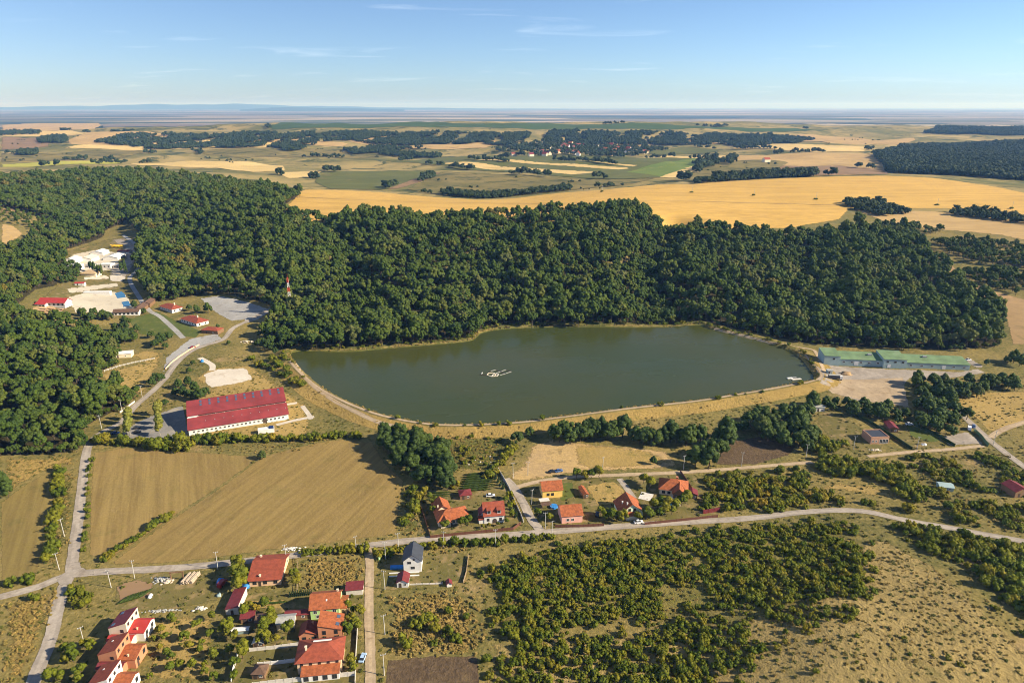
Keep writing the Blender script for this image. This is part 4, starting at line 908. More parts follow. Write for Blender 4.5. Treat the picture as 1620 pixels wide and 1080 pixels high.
o = site('orange_house', (523,1013), 7, 'house with orange walls, tall tilted roof and two skylights'); a = wing(o, -4, 4.2, 0, 7.6, 4.6, 'gable_y', 2.4, 0.0, 'w_orange', 'r_orange', .3)
wins(o, a, 'f', (3.0, .6), 2, 1.1, 1.5, 'frame_d'); skylight(a, 2.6, 6.0, 1.2, 1.5); skylight(a, 2.6, 2.2, 1.2, 1.5)
b_ = wing(o, -10.8, -4.02, .6, 6.4, 2.7, 'gable_y', 1.6, 0.35, 'w_orange', 'r_red', .3); wins(o, b_, 'f', (.8,), 2, 1.2, 1.2, 'frame_d'); chimney(b_, -6.5, 5, 1.0, .5, 'w_orange')
o = site('hip_roof_villa', (507,1064), 8, 'peach villa with a hipped red roof, solar strip and porch roof in front'); a = wing(o, -7.2, 7.2, 0, 9.4, 5.4, 'hip', 2.9, .5, 'w_peach', 'r_red', .8)
wins(o, a, 'f', (3.4,), 5, .8, 1.3, 'frame_d'); b_ = wing(o, -5.6, 6.6, -3.4, -.02, 2.5, 'gable_x', 1.0, 1.0, 'w_white', 'r_orange', .25); wins(o, b_, 'f', (.5,), 4, 1.4, 1.6, 'frame_d'); chimney(a, -4.4, 3.2, 1.4)
sp = skylight(a, .5, 7.0, 6.0, 1.0, 'frame_w', .25, 'solar_collector'); wins(o, a, 'r', (3.4, .8), 2, 1.0, 1.3, 'frame_d')
o = site('carport', (561,941), 7, 'maroon flat-roofed carport beside the lane', 'carport'); a = wing(o, -3.2, 3.2, 0, 4.5, 2.5, 'gable_x', .5, 1.0, 'w_conc', 'r_maroon', .3)
o = site('long_shed', (368,972), 4, 'long narrow shed with a plain dark red roof at the garden edge', 'shed'); a = wing(o, -2.3, 2.3, 0, 11, 2.6, 'gable_y', .9, 1.0, 'w_conc', 'r_maroon', .25); door(o, a, 'f', .5)
for nm, pxy, rot, w, d, h, rf, ri, wl, rm_, lab in [
 ('garden_shed', (392,985), 10, 4.6, 4.5, 2.2, 'gable_x', .8, 'w_timber', 'r_maroon', 'small maroon-roofed shed among the garden trees beside the long shed'),
 ('brown_shed', (416,992), 6, 5.0, 4.4, 2.4, 'gable_x', 1.0, 'w_timber', 'r_brown', 'brown-roofed garden shed next to the grey-roofed outbuilding'),
 ('outbuilding', (452,995), 8, 6.2, 4.8, 2.6, 'gable_x', 1.0, 'w_cream', 'r_grey', 'cream outbuilding with a grey sheet roof in the village gardens'),
 ('lean_to', (472,980), 8, 9.0, 2.6, 2.3, 'gable_x', .6, 'w_timber', 'r_maroon', 'long maroon lean-to roof behind the grey-roofed outbuilding'),
 ('low_shed', (377,1003), 6, 7.0, 1.6, 1.6, 'gable_x', .3, 'w_aqua', 'r_white', 'low whitish shed with pale sheet roof in the gardens'),
 ('small_hut', (409,1024), 4, 3.6, 3.0, 2.0, 'gable_y', .9, 'w_timber', 'r_grey', 'little hut with grey and maroon roof above the white wall'),
 ('garden_gazebo', (409,1074), 0, 4.2, 4.2, 2.2, 'hip', 1.5, 'w_timber', 'r_brown', 'pyramid-roofed brown gazebo near the bottom edge, below the white wall'),
 ('wooden_shed', (737,790), 12, 5.6, 5.2, 2.4, 'hip', 1.3, 'w_timber', 'r_maroon', 'maroon hip-roofed shed behind the orange-roofed bungalow'),
 ('tool_shed', (927,788), 14, 2.6, 7.4, 2.2, 'gable_y', .6, 'w_timber', 'r_orange', 'narrow orange-roofed shed beside the dry lawn'),
 ('summer_kitchen', (1095,789), -10, 4.6, 4.6, 2.4, 'gable_y', 1.0, 'w_timber', 'r_maroon', 'maroon-roofed open shelter at the corner of the pool villa'),
 ('maroon_gable_shed', (637,929), 2, 4.4, 5.4, 2.4, 'gable_y', 1.3, 'w_white', 'r_maroon', 'white shed with a maroon gable roof in front of the white house'),
 ('well_house', (711,928), 12, 1.9, 2.0, 1.5, 'gable_y', .8, 'w_white', 'r_maroon', 'tiny white well house with maroon roof at the edge of the plot'),
 ('wooden_cabin', (1413,684), -8, 5.0, 8.5, 2.7, 'gable_y', 1.0, 'w_timber', 'r_maroon', 'maroon-roofed wooden cabin behind the brick bungalow'),
 ('white_hut', (1297,651), 2, 5.6, 4.5, 2.9, 'flat', 0, 'w_white', 'r_grey', 'small white flat-roofed hut at the edge of the trees'),
 ('edge_shed', (1616,786), 10, 8, 8, 3.2, 'gable_y', 1.6, 'w_timber', 'r_maroon', 'dark maroon shed cut by the right edge of the picture'),
 ('blue_shed', (1497,777), -12, 6.2, 4.6, 2.2, 'gable_x', .7, 'w_aqua', 'w_aqua', 'pale blue sheet-roofed shed alone in the scrub'),
 ('white_cabin', (193,566), 14, 13, 7.5, 3.0, 'gable_x', .8, 'w_cream', 'r_white', 'white-roofed cabin above the golden paddock'),
 ('forest_hut', (535,470), 5, 9, 6, 3, 'gable_x', 1.2, 'w_white', 'r_grey', 'pale hut half hidden among the forest trees'),
 ('red_cabin', (195,402), -4, 15, 7, 3, 'gable_x', 1.6, 'w_white', 'r_maroon', 'red-roofed cabin beside the white tents in the forest valley'),
 ('kiosk', (126,452), 6, 9, 4, 2.6, 'gable_x', .8, 'w_white', 'r_brightred', 'little red-roofed kiosk above the upper pool terrace'),
 ('lot_shelter', (332,528), -12, 15, 8.5, 3.0, 'hip', 1.9, 'w_timber', 'r_red', 'open brown-roofed shelter at the entrance of the car park'),
 ('pump_hut', (1313,592), 0, 3.2, 3.2, 2.6, 'flat', 0, 'w_aqua', 'r_grey', 'small pale hut on the works yard by the dam')]:
    o = site(nm, pxy, rot, lab, 'tent' if nm == 'x' else ('gazebo' if 'gazebo' in nm else 'shed' if 'shed' in nm or nm in ('lean_to','outbuilding','carport') else 'hut'))
    a = wing(o, -w/2, w/2, 0, d, h, rf, ri, .5, wl, rm_, .35)
    if w > 2.5 and h >= 2: door(o, a, 'f', .3); wins(o, a, 'f', (.9,), 1, .9, .9, 'frame_w', us=[.7])
# --- white house with the black roof
o = site('white_house', (653,904.5), 3, 'white two-storey house with a black gable roof'); a = wing(o, -3.6, 3.6, 0, 8.6, 5.6, 'gable_y', 2.9, .5, 'w_white', 'r_dark', .5)
wins(o, a, 'f', (4.1,), 1, 1.3, .9, 'frame_d', us=[.33]); wins(o, a, 'f', (1.6,), 1, 1.4, 1.0, 'frame_d', us=[.52]); wins(o, a, 'f', (5.7,), 1, .5, .6, 'frame_d', us=[.6]); wins(o, a, 'r', (1.0, 3.6), 2, 1.2, 1.3, 'frame_d')
wins(o, a, 'l', (1.0, 3.6), 2, 1.2, 1.3, 'frame_d')
# --- houses above the main road
o = site('orange_roof_bungalow', (718,829), 18, 'cream bungalow with bright orange hipped roofs in an L, inside the brown fence'); a = wing(o, -7, 7, 0, 8.6, 2.7, 'hip', 3.0, .5, 'w_cream', 'r_orange', .7)
b_ = wing(o, -6.6, 0.4, 8.5, 16, 2.7, 'gable_y', 2.7, .5, 'w_cream', 'r_orange', .6); c_ = wing(o, -6.2, -1.6, -1.5, 3.0, 2.6, 'gable_y', 1.7, .5, 'w_cream', 'r_orange', .4)
wins(o, a, 'f', (.8,), 4, 1.0, 1.4, us=[.5,.62,.76,.9]); wins(o, c_, 'f', (.7,), 1, 1.3, 1.4, 'frame_d'); door(o, a, 'f', .42); chimney(b_, -5.2, 9.5, 1.2, .5)
o = site('white_villa', (782,827), 8, 'white villa with steep red roof, two dormer windows and an arched door'); a = wing(o, -4.6, 4.6, 0, 8.8, 4.2, 'gable_x', 4.3, .5, 'w_white', 'r_red', .5)
for u in (-2.3, 2.3):
    dm = MB(); z0 = 5.2; dm.box(u-.9, u+.9, .35, 2.4, z0-.4, z0+1.35).build('dormer', M['w_white'], a['roof']); window(o, (u, .34, z0), (0,-1), 1.2, 1.05, 'frame_d')
    MB().slab([(u-1.1, .15, z0+1.36), (u+1.1, .15, z0+1.36), (u+1.1, 3.4, z0+1.95), (u-1.1, 3.4, z0+1.95)], .12).build('dormer_roof', M['r_red'], a['roof'])
wins(o, a, 'f', (1.3,), 2, 1.0, 1.3, 'frame_d', us=[.2,.82]); arch = MB(); arch.add([(.2+1.0*math.cos(math.pi*k/8), -.06, 1.5+.9*math.sin(math.pi*k/8)) for k in range(9)]+[(-.8,-.06,0),(1.2,-.06,0)], [(9,10,0,1,2,3,4,5,6,7,8)]).build('door', M['frame_d'], o)
b_ = wing(o, -7.0, -4.62, .2, 3.4, 2.2, 'gable_x', .8, .5, 'w_white', 'r_red', .3); c_ = wing(o, -6.6, -4.62, 3.42, 8.6, 2.6, 'gable_y', 1.6, 1.0, 'w_white', 'r_maroon', .2)
o = site('yellow_house', (874,787), 8, 'yellow-walled house with a plain orange-red gable roof'); a = wing(o, -4.9, 4.9, 0, 8.4, 4.2, 'gable_x', 2.7, .5, 'w_yellow', 'r_orange', .45); wins(o, a, 'f', (1.3,), 2, 1.2, 1.3, 'frame_d', us=[.28,.5]); wins(o, a, 'l', (1.3,), 2, 1.0, 1.3)
o = site('pink_house', (905,827), 8, 'pink-walled house with an orange-red gable roof beside the road'); a = wing(o, -4.8, 4.8, 0, 9.0, 4.0, 'gable_x', 2.8, .5, 'w_pink', 'r_orange', .45); wins(o, a, 'f', (1.2,), 2, 1.2, 1.3, 'frame_w', us=[.3,.52]); wins(o, a, 'r', (1.2,), 2, 1.1, 1.3)
o = site('mint_gable_house', (999,818), 8, 'house with a pale mint gable front and orange roof behind bushes'); a = wing(o, -5.4, 5.4, 0, 10, 2.9, 'gable_y', 4.2, .5, 'w_mint', 'r_orange', .6); wins(o, a, 'f', (3.4,), 2, 1.0, 1.2, 'frame_d', us=[.4,.62]); b_ = wing(o, -3.2, 3.0, -2.2, -.02, 2.2, 'gable_x', .7, 1.0, 'w_cream', 'r_orange', .25); chimney(a, -3.2, 4.6, 1.2, .5, 'w_white'); chimney(a, -1.8, 1.6, 1.2, .5, 'w_white')
o = site('pool_villa', (1066,784), -14, 'villa with several orange gables beside the swimming pool'); a = wing(o, -7, 6, 0, 10, 3.0, 'hip', 3.6, .5, 'w_cream', 'r_orange', .7); b_ = wing(o, -.5, 5.2, -2.6, 5, 3.0, 'gable_y', 2.7, .5, 'w_timber', 'r_orange', .5); wins(o, b_, 'f', (.7,), 2, 1.3, 1.5, 'frame_d'); wins(o, a, 'f', (.8,), 2, 1.3, 1.3, 'frame_d', us=[.15,.35]); chimney(a, 1.0, 7.0, 1.3, .9, 'w_orange')
# --- riding hall
HX, HY = -161.0, 366.0
o = empty('riding_hall', (HX, HY, H(HX, HY)), R(23.5), 'long riding hall with a crimson sheet roof and rows of roof windows', 'hall')
L2 = 27.6; he = 3.6; D1, D2, D3 = 11.0, 26.0, 36.0; zs = he+2.7; zt = he+7.2
prof = [(0,-1.5),(D3,-1.5),(D3,he),(D2,zt),(D1,zs+1.0),(D1,zs),(0,he)]
n = len(prof); wl = MB().add([(-L2, *p) for p in prof]+[(L2, *p) for p in prof], [tuple(range(n)), tuple(range(2*n-1, n-1, -1))]+[(k, n+k, n+(k+1) % n, (k+1) % n) for k in range(n)]).build('wall', M['w_white'], o)
ro = MB().slab([(-L2-.5,-.8,he-.2+.25),(L2+.5,-.8,he-.2+.25),(L2+.5,D1+.3,zs+.3),(-L2-.5,D1+.3,zs+.3)], .2).build('lower_roof', M['r_hall2'], o)
ru = MB().slab([(-L2-.5,D1-.5,zs+1.25),(L2+.5,D1-.5,zs+1.25),(L2+.5,D2,zt+.25),(-L2-.5,D2,zt+.25)], .2).slab([(-L2-.5,D2,zt+.25),(L2+.5,D2,zt+.25),(L2+.5,D3+.5,he+.05),(-L2-.5,D3+.5,he+.05)], .2).build('upper_roof', M['r_hall'], o)
su = (zt-zs-1.0)/(D2-D1+.5); sl = (zs-he)/(D1)
MB().box(-22, L2-.2, D1-.06, D1-.02, zs+.32, zs+.98).build('gap_shade_strip', M['frame_d'], o)  # dark-coloured strip standing in for the shade under the upper roof's overhang
sk = MB().slab([(-.6,-1.15,-1.15*su+.09),(.6,-1.15,-1.15*su+.09),(.6,1.15,1.15*su+.09),(-.6,1.15,1.15*su+.09)], .25).me('skylight', M['skyglass'])
for k in range(10):
    x = -20.2+k*5.0
    for yy in (20.4, 23.6):
        s_ = link('skylight', sk, ru); s_.location = (x, yy, zs+1.25+(yy-D1+.5)*su)
    v = link('roof_vent', MB().box(-.22,.22,-.22,.22,-.1,.35).me('roof_vent', M['metal']), ro); v.location = (x+2, 5.6, he+5.6*sl+.15)
for k in range(11):   # white joints in the shadow gap between the two roofs
    if k % 1 == 0: link('bracket', MB().box(-.12,.12,-.1,.1,0,.3).me('bracket', M['white_p']), o).location = (-22+k*4.8, D1-.45, zs+.25)
MB().box(-L2-.4, -22.5, D1-.9, D1-.55, zs+.15, zs+.6).build('gutter', M['white_p'], o)
WH = {'b': (-L2, L2, 0, D3, he)}
wins(o, WH, 'f', (1.2,), 22, 1.1, 1.1, 'frame_w', us=[(k+1.2)/23.5 for k in range(22)]); door(o, WH, 'f', .755, 2.2, 3.0); wins(o, WH, 'r', (1.4,), 5, 1.4, 1.4)
door(o, WH, 'r', .62, 4.0, 3.6, 'wood')
# --- green fish works
gx, gy = G(1303,576); o = empty('green_works', (gx, gy, H(gx, gy)), R(-7.2), 'long pale green sheet-metal works building with two raised blocks', 'works building')
a = wing(o, 0, 11, 0, 15, 6.6, 'gable_x', 1.2, 1.0, 'w_aqua', 'r_green', .3); b_ = wing(o, 11.02, 40.5, 1, 14.5, 4.2, 'gable_x', 1.6, 1.0, 'w_aqua', 'r_green', .3)
c_ = wing(o, 40.52, 56, -1.5, 15, 6.4, 'gable_x', 1.2, 1.0, 'w_aqua', 'r_green', .3); d_ = wing(o, 56.02, 99, -.5, 13.5, 4.2, 'gable_x', 1.6, 1.0, 'w_aqua', 'r_green', .3)
wins(o, a, 'f', (4.0,), 1, 1.2, 1.0, 'frame_d', us=[.6]); wins(o, b_, 'f', (1.6,), 5, 1.6, 1.2); wins(o, c_, 'f', (4.0,), 3, 1.4, 1.0, 'frame_d'); wins(o, d_, 'f', (1.6,), 6, 1.6, 1.2)
door(o, b_, 'f', .4, 3, 3, 'white_p'); door(o, c_, 'f', .25, 2.2, 2.6, 'white_p'); door(o, d_, 'f', .6, 2.4, 3, 'white_p')
for W, x in ((b_, 34), (d_, 72)):
    z = W['f'](x, 9)[0]; MB().box(x-1.4, x+1.4, 8, 10, z, z+1.1).build('roof_unit', M['metal'], W['roof'])
# --- brick bungalow
o = site('brick_bungalow', (1391,702), 3, 'flat-roofed bare brick bungalow under construction on the worn plot'); a = wing(o, -5.2, 5.2, 0, 9.5, 3.9, 'flat', 0, .5, 'w_brick', 'r_dark', -.35)
for q in ((-5.2,5.2,-.02,.33),(-5.2,5.2,9.17,9.52),(-5.22,-4.87,.34,9.16),(4.87,5.22,.34,9.16)): MB().box(*q, 3.905, 4.5).build('parapet', M['w_brick'], o)
wins(o, a, 'f', (.4,), 3, 1.5, 2.4, 'frame_w', us=[.56,.72,.88]); wins(o, a, 'f', (1.2,), 2, .9, 1.1, 'frame_w', us=[.12,.3])
# --- leisure park up the valley
o = site('red_roof_restaurant', (82,485), -3, 'white park building with a bright crimson roof left of the pool terrace', 'building'); a = wing(o, -12, 12.5, 0, 9.5, 4.0, 'gable_x', 2.8, .5, 'w_white', 'r_brightred', .8); wins(o, a, 'f', (1.2,), 6, 1.6, 1.6, 'frame_d')
b_ = wing(o, -12.5, -3, -4, -.02, 3.2, 'gable_x', 1.0, 1.0, 'w_white', 'r_brightred', .5); wins(o, b_, 'f', (1.0,), 3, 1.4, 1.4, 'frame_d')
o = site('pool_bar', (203,499), 8, 'brown-roofed L-shaped bar building at the corner of the pool terrace', 'building'); a = wing(o, -12, 9, 0, 6.5, 3.6, 'gable_x', 1.8, .5, 'w_white', 'r_brown', .8); wins(o, a, 'f', (1.0,), 6, 1.7, 1.5, 'frame_d'); b_ = wing(o, 1.5, 9, 6.52, 24, 3.6, 'gable_y', 1.8, .5, 'w_timber', 'r_brown', .6)
c_ = wing(o, 2.5, 10, 25.5, 40, 3.6, 'gable_y', 1.8, .5, 'w_timber', 'r_brown', .6)
o = site('changing_block', (153,466), 4, 'long low white flat block between the two pool terraces', 'building'); a = wing(o, -12.5, 12.5, 0, 4.5, 2.4, 'flat', 0, .5, 'w_white', 'r_white', .2)
for k, (pxy, rot, w, d, lab) in enumerate([((110,416),6,14,16,'leftmost white tent roof by the forest edge'),((134,414),4,16,18,'cream tent roof between two white ones'),((153,404),3,15,16,'white tent roof behind the tall bare trees'),((175,412),3,17,20,'rightmost white tent roof next to the red-roofed cabin')]):
    o = site('marquee', pxy, rot, lab, 'tent', group='white tents in the forest valley'); a = wing(o, -w/2, w/2, 0, d, 3, 'gable_y', 2.4, .5, 'w_white', 'r_white' if k != 1 else 'w_cream', .4)
o = site('sand_roof_pavilion', (140,437), 0, 'pavilion with a sandy tan pyramid roof above the pale terrace', 'pavilion'); a = wing(o, -8, 8, 0, 11, 2.8, 'hip', 3.2, .5, 'w_cream', 'sand_roof', .8)
for pxy, rot, w, d, lab in [((263,492),-36,21,10,'red-brown roofed lodge nearest the forest lane'),((299,513),-36,25,11,'long red-brown roofed lodge with a chimney below the gravel lot')]:
    o = site('lodge', pxy, rot, lab, 'house'); a = wing(o, -w/2, w/2, 0, d, 3.2, 'hip', 2.5, .5, 'w_white', 'r_red', .8); wins(o, a, 'f', (.9,), 6, 1.2, 1.4, 'frame_d'); wins(o, a, 'r', (.9,), 2, 1.2, 1.4, 'frame_d'); chimney(a, 4, 6.5, 1.8, .9, 'w_cream')
for k, (pts, lab) in enumerate([([(182,464),(193,461),(200,470),(186,472)],'blue pool at the upper corner of the terrace'),([(192,478),(202,476),(208,483),(195,486)],'blue pool beside the brown-roofed bar')]):
    tag(sheet('swimming_pool', pts, M['pool_dark'], .14, kind=None), lab, 'pool')
for pxy, rot, w, d, h, m_, lab in [((118,426),8,13,9,4,'w_white','whitish block just below the leftmost white tent'),((143,424),2,10,8,3.4,'w_conc','grey concrete shell between the tents and the sandy pavilion'),((166,424),-4,14,9,4,'w_white','white flat-roofed block below the rightmost tent'),((186,424),4,9,8,3,'w_conc','small grey block beside the lane in the forest valley')]:
    o = site('site_block', pxy, rot, lab, 'building'); a = wing(o, -w/2, w/2, 0, d, h, 'flat', 0, .5, m_, 'r_white' if m_ == 'w_white' else 'r_grey', .1); wins(o, a, 'f', (1.0,), 3, 1.4, 1.4, 'frame_d')
# --- far village beyond the wheat
for k in range(44):
    x_ = rng.uniform(838, 1000); y_ = rng.uniform(226, 248)
    if y_ < 226+abs(x_-930)*.12: continue
    g = G(x_, y_); q = empty('village_house', (g[0], g[1], H(*g)+1), rng.uniform(0, 3), 'tiny house of the village in the far valley beyond the wheat', 'house', 'houses of the far village')
    wing(q, -8, 8, -6, 6, 7, 'gable_x', 6, .5, ['w_white','w_cream','w_peach'][k % 3], ['r_red','r_maroon','r_orange'][k % 3 if k % 5 else 1], .5)
for x_, y_, lab in [(813,247,'lone farmhouse left of the far village'),(1021,243,'lone pale farmhouse right of the far village'),(1212,257,'lone tall silo-like farm block by the far tan field')]:
    g = G(x_, y_); q = empty('farmhouse', (g[0], g[1], H(*g)+1), .3, lab, 'house'); wing(q, -9, 9, -6, 6, 7, 'gable_x', 5, .5, 'w_cream', 'r_red', .5)
# ------------------------------------------------------------------ poles, mast, fences, cars, raft
pole_me = MB().cyl((0,0,-1), .16, .1, 9.4, 8).me('pole_shaft', M['concrete_pole'])
arm_me = MB().box(-.9, .9, -.07, .07, 8.0, 8.14).me('crossarm', M['metal']); ins_me = MB().cyl((0,0,0), .06, .09, .28, 6).me('insulator', M['white_p'])
poles = [((176,929),'concrete pole at the corner of the yard with the log piles'),((213,914),'concrete pole on the main road behind the rubble heap'),((345,901),'concrete pole on the main road left of the big red-brown roof'),((454,888),'concrete pole on the main road right of the big red-brown roof'),
 ((94,901),'concrete pole just left of the crossroads'),((102,848),'concrete pole in the verge left of the north road'),((134,1021),'concrete pole beside the townhouse garden'),((564,873),'concrete pole on the road left of the lane mouth'),((610,884),'concrete pole left of the white house'),((631,870),'concrete pole on the road behind the white house'),
 ((702,866),'concrete pole on the road below the orange-roofed bungalow'),((784,863),'concrete pole on the road below the white villa'),((609,932),'concrete pole by the lane beside the maroon gable shed'),((609,1003),'concrete pole by the lane beside the rough golden grass'),((608,1068),'concrete pole by the lane at the dark tilled plot'),
 ((863,836),'concrete pole at the road mouth left of the pink house'),((873,849),'concrete pole on the near side of the road junction'),((841,798),'concrete pole beside the yellow house'),((812,756),'left of two concrete poles on the bare soil'),((835,752),'right of two concrete poles on the bare soil'),((953,744),'concrete pole in the golden meadow behind the dry lawn'),
 ((1081,743),'concrete pole by the dirt lane behind the pool villa'),((1173,737),'concrete pole by the dark tilled plot'),((1275,724),'concrete pole with crossarm at the end of the dirt lane'),((1350,711),'concrete pole left of the brick bungalow'),((1450,712),'concrete pole right of the brick bungalow'),((1571,704),'concrete pole at the road gate on the right'),
 ((193,651),'lamp-like pole by the wood near the car park'),((161,678),'pole beside the bend of the north road'),((225,628),'pole at the lower corner of the golden paddock')]
for (p, lab) in poles:
    x, y = G(*p); o = empty('utility_pole', (x, y, H(x, y)), rng.uniform(-.3, .9), lab, 'pole', 'concrete poles along the roads'); s = rng.uniform(.92, 1.06); o.scale = (s, s, s)
    o.rotation_euler[0] = rng.uniform(-.02, .02); o.rotation_euler[1] = rng.uniform(-.03, .03)
    link('shaft', pole_me, o); link('crossarm', arm_me, o)
    for dx in (-.8, 0, .8): link('insulator', ins_me, o).location = (dx, 0, 8.145)
for k, (a, b_) in enumerate([(953,304),(1095,305),(1193,310),(1291,316),(1398,321),(1483,325),(1601,331)]):
    x, y = G(a, b_); o = empty('field_pole', (x, y, H(x, y)), .2, ['first','second','third','fourth','fifth','sixth','seventh'][k]+' pole from the left standing in the wheat field', 'pole', 'poles crossing the wheat'); o.scale = (1.6,1.6,1.3)
    link('shaft', pole_me, o); link('crossarm', arm_me, o)
    if k not in (4,): tag(link('field_bush', SHRUB[k % 4]), 'dark bush at the foot of the '+['first','second','third','fourth','fifth','sixth','seventh'][k]+' wheat-field pole', 'bush').location = (x-1, y, H(x, y)); bpy.context.scene.collection.objects[-1].scale = (1.6,1.6,1.2)
# red and white lattice mast
mx_, my_ = G(461,498); o = empty('lattice_mast', (mx_, my_, H(mx_, my_)), .3, 'red and white lattice mast rising out of the forest', 'mast'); HT = 34; seg = 8
for k in range(seg):
    mb = MB(); z0, z1 = HT*k/seg, HT*(k+1)/seg; w0, w1 = 1.5*(1-k/seg*.65), 1.5*(1-(k+1)/seg*.65)
    c4 = ((-1,-1),(1,-1),(1,1),(-1,1))
    for q in range(4):
        a, b_ = c4[q], c4[(q+1) % 4]
        mb.bar((a[0]*w0,a[1]*w0,z0),(a[0]*w1,a[1]*w1,z1),.26); mb.bar((a[0]*w0,a[1]*w0,z0),(b_[0]*w1,b_[1]*w1,z1),.15); mb.bar((b_[0]*w0,b_[1]*w0,z0),(a[0]*w1,a[1]*w1,z1),.15); mb.bar((a[0]*w1,a[1]*w1,z1),(b_[0]*w1,b_[1]*w1,z1),.15)
    mb.build('mast_section', M['red'] if k % 2 else M['white_p'], o)
for zz_ in (30, 26): MB().box(-.9,-.6,-.3,.3,zz_,zz_+2).box(.6,.9,-.3,.3,zz_,zz_+2).build('antenna', M['white_p'], o)
MB().cyl((0,0,HT), .1, .05, 4, 6).build('antenna', M['red'], o)

def fence(name, pts, h, th, pm, label, cat='fence', step=2.5, post=None, posth=.15, rails=False):
    """posts and panels, each panel a part"""
    W_ = [G(*p) for p in pts]; x0, y0 = W_[0]; o = empty(name, (x0, y0, H(x0, y0)), 0, label, cat); z00 = H(x0, y0)
    for (ax, ay), (bx, by) in zip(W_[:-1], W_[1:]):
        L = math.hypot(bx-ax, by-ay); n_ = max(1, round(L/step)); l = L/n_; an = math.atan2(by-ay, bx-ax)
        pme = (MB().box(.08, l-.08, -th/2, th/2, h*.4, h*.52).box(.08, l-.08, -th/2, th/2, h*.85, h*.97) if rails else MB().box(.08, l-.08, -th/2, th/2, -.5, h)).me('panel', M[pm]); qme = MB().box(-.08, .08, -th/2-.04, th/2+.04, -.6, h+posth).me('post', M[post or pm])
        for k in range(n_+1):
            x, y = ax+(bx-ax)*k/n_, ay+(by-ay)*k/n_; z = H(x, y)-z00
            q = link('post', qme, o); q.location = (x-x0, y-y0, z); q.rotation_euler[2] = an
            if k < n_:
                q = link('panel', pme, o); q.location = (x-x0, y-y0, z); q.rotation_euler[2] = an
    return o
fence('garden_wall', [(395,1030),(435,1026),(472,1021)], 1.5, .16, 'w_conc', 'pale concrete panel wall above the hip-roofed villa garden', 'wall')
fence('garden_wall', [(400,1086),(450,1080),(505,1074),(562,1068)], 1.8, .16, 'w_conc', 'long pale panel wall along the bottom edge below the porch', 'wall')
fence('garden_wall', [(366,1078),(371,1055),(378,1033)], 1.8, .16, 'w_white', 'slanting white wall left of the brown gazebo', 'wall')
fence('garden_wall', [(566,985),(565,1010),(563,1040),(562,1080)], 1.3, .16, 'w_conc', 'white frontage wall along the lane beside the villa', 'wall')
fence('garden_wall', [(408,1053),(440,1050),(472,1046)], 1.5, .16, 'w_white', 'white wall in the shade left of the hip-roofed villa', 'wall')
fence('board_fence', [(681,851),(720,847),(770,842),(812,838),(824,829)], 1.5, .1, 'fence_brown', 'dark brown board fence in front of the orange-roofed bungalow')
fence('board_fence', [(655,778),(668,810),(681,851)], 1.4, .1, 'fence_brown', 'dark brown side fence left of the orange-roofed bungalow')
fence('garden_wall', [(805,772),(815,795),(824,815),(828,826)], 1.2, .14, 'w_conc', 'pale low wall along the shaded lane right of the white villa', 'wall')
fence('garden_wall', [(788,743),(796,756),(805,772)], 1.3, .14, 'w_conc', 'pale low wall beside the dark vine rows', 'wall')
fence('board_fence', [(878,834),(915,834),(955,832)], 1.5, .1, 'fence_brown', 'dark brown fence in front of the pink house')
fence('board_fence', [(1020,830),(1070,825),(1135,818)], 1.4, .1, 'fence_brown', 'brown fence along the road below the pool villa bushes')
fence('board_fence', [(1112,812),(1138,808)], 1.8, .6, 'r_maroon', 'short thick maroon screen at the end of the brown fence')
fence('board_fence', [(1076,747),(1090,768),(1098,780)], 1.6, .1, 'fence_brown', 'dark fence behind the pool villa')
fence('mesh_fence', [(1338,652),(1375,668),(1410,690),(1442,711)], 1.7, .5, 'leaf_thuja', 'dark green screen fence right of the brick bungalow', step=4)
fence('mesh_fence', [(1445,672),(1480,688),(1510,706)], 1.7, .5, 'leaf_thuja', 'dark green screen fence right of the small green lawn', step=4)
fence('mesh_fence', [(1541,682),(1552,692),(1563,706)], 1.9, .1, 'r_green', 'pale green panel fence by the road on the right', step=2.5)
fence('rail_fence', [(165,588),(190,580),(215,574),(245,568)], 1.3, .06, 'white_p', 'white rail fence along the top of the golden paddock', step=3, rails=True)
fence('road_barrier', [(262,584),(270,575),(283,565),(300,554),(315,546)], 1.0, .3, 'w_peach', 'pale orange barrier wall along the inner side of the road bend', 'barrier', step=2.5)
fence('road_barrier', [(190,653),(202,644),(213,636)], 1.0, .4, 'w_conc', 'white barrier by the wood above the car park', 'barrier')
fence('dam_rail', [(1264,552),(1276,562),(1290,580),(1297,592)], 1.0, .12, 'w_timber', 'reddish rail along the right end of the dam', 'railing', step=3, rails=True)
fence('garden_kerb', [(616,907),(640,906),(663,905)], .35, .5, 'white_p', 'upper of two white kerb beams in front of the white house', 'kerb', step=4, posth=0)
fence('garden_kerb', [(616,912),(640,911),(663,910)], .35, .5, 'white_p', 'lower of two white kerb beams in front of the white house', 'kerb', step=4, posth=0)
fence('garden_wall', [(648,925),(680,924),(700,923)], .6, .25, 'w_conc', 'low pale wall between the maroon shed and the well house', 'wall')
fence('board_fence', [(741,880),(738,905),(733,922)], 1.2, .1, 'wood', 'timber fence at the right end of the white house plot')
fence('rail_fence', [(470,884),(472,915),(470,938)], 1.3, .08, 'wood', 'grey timber fence left of the rough golden plot', rails=True)

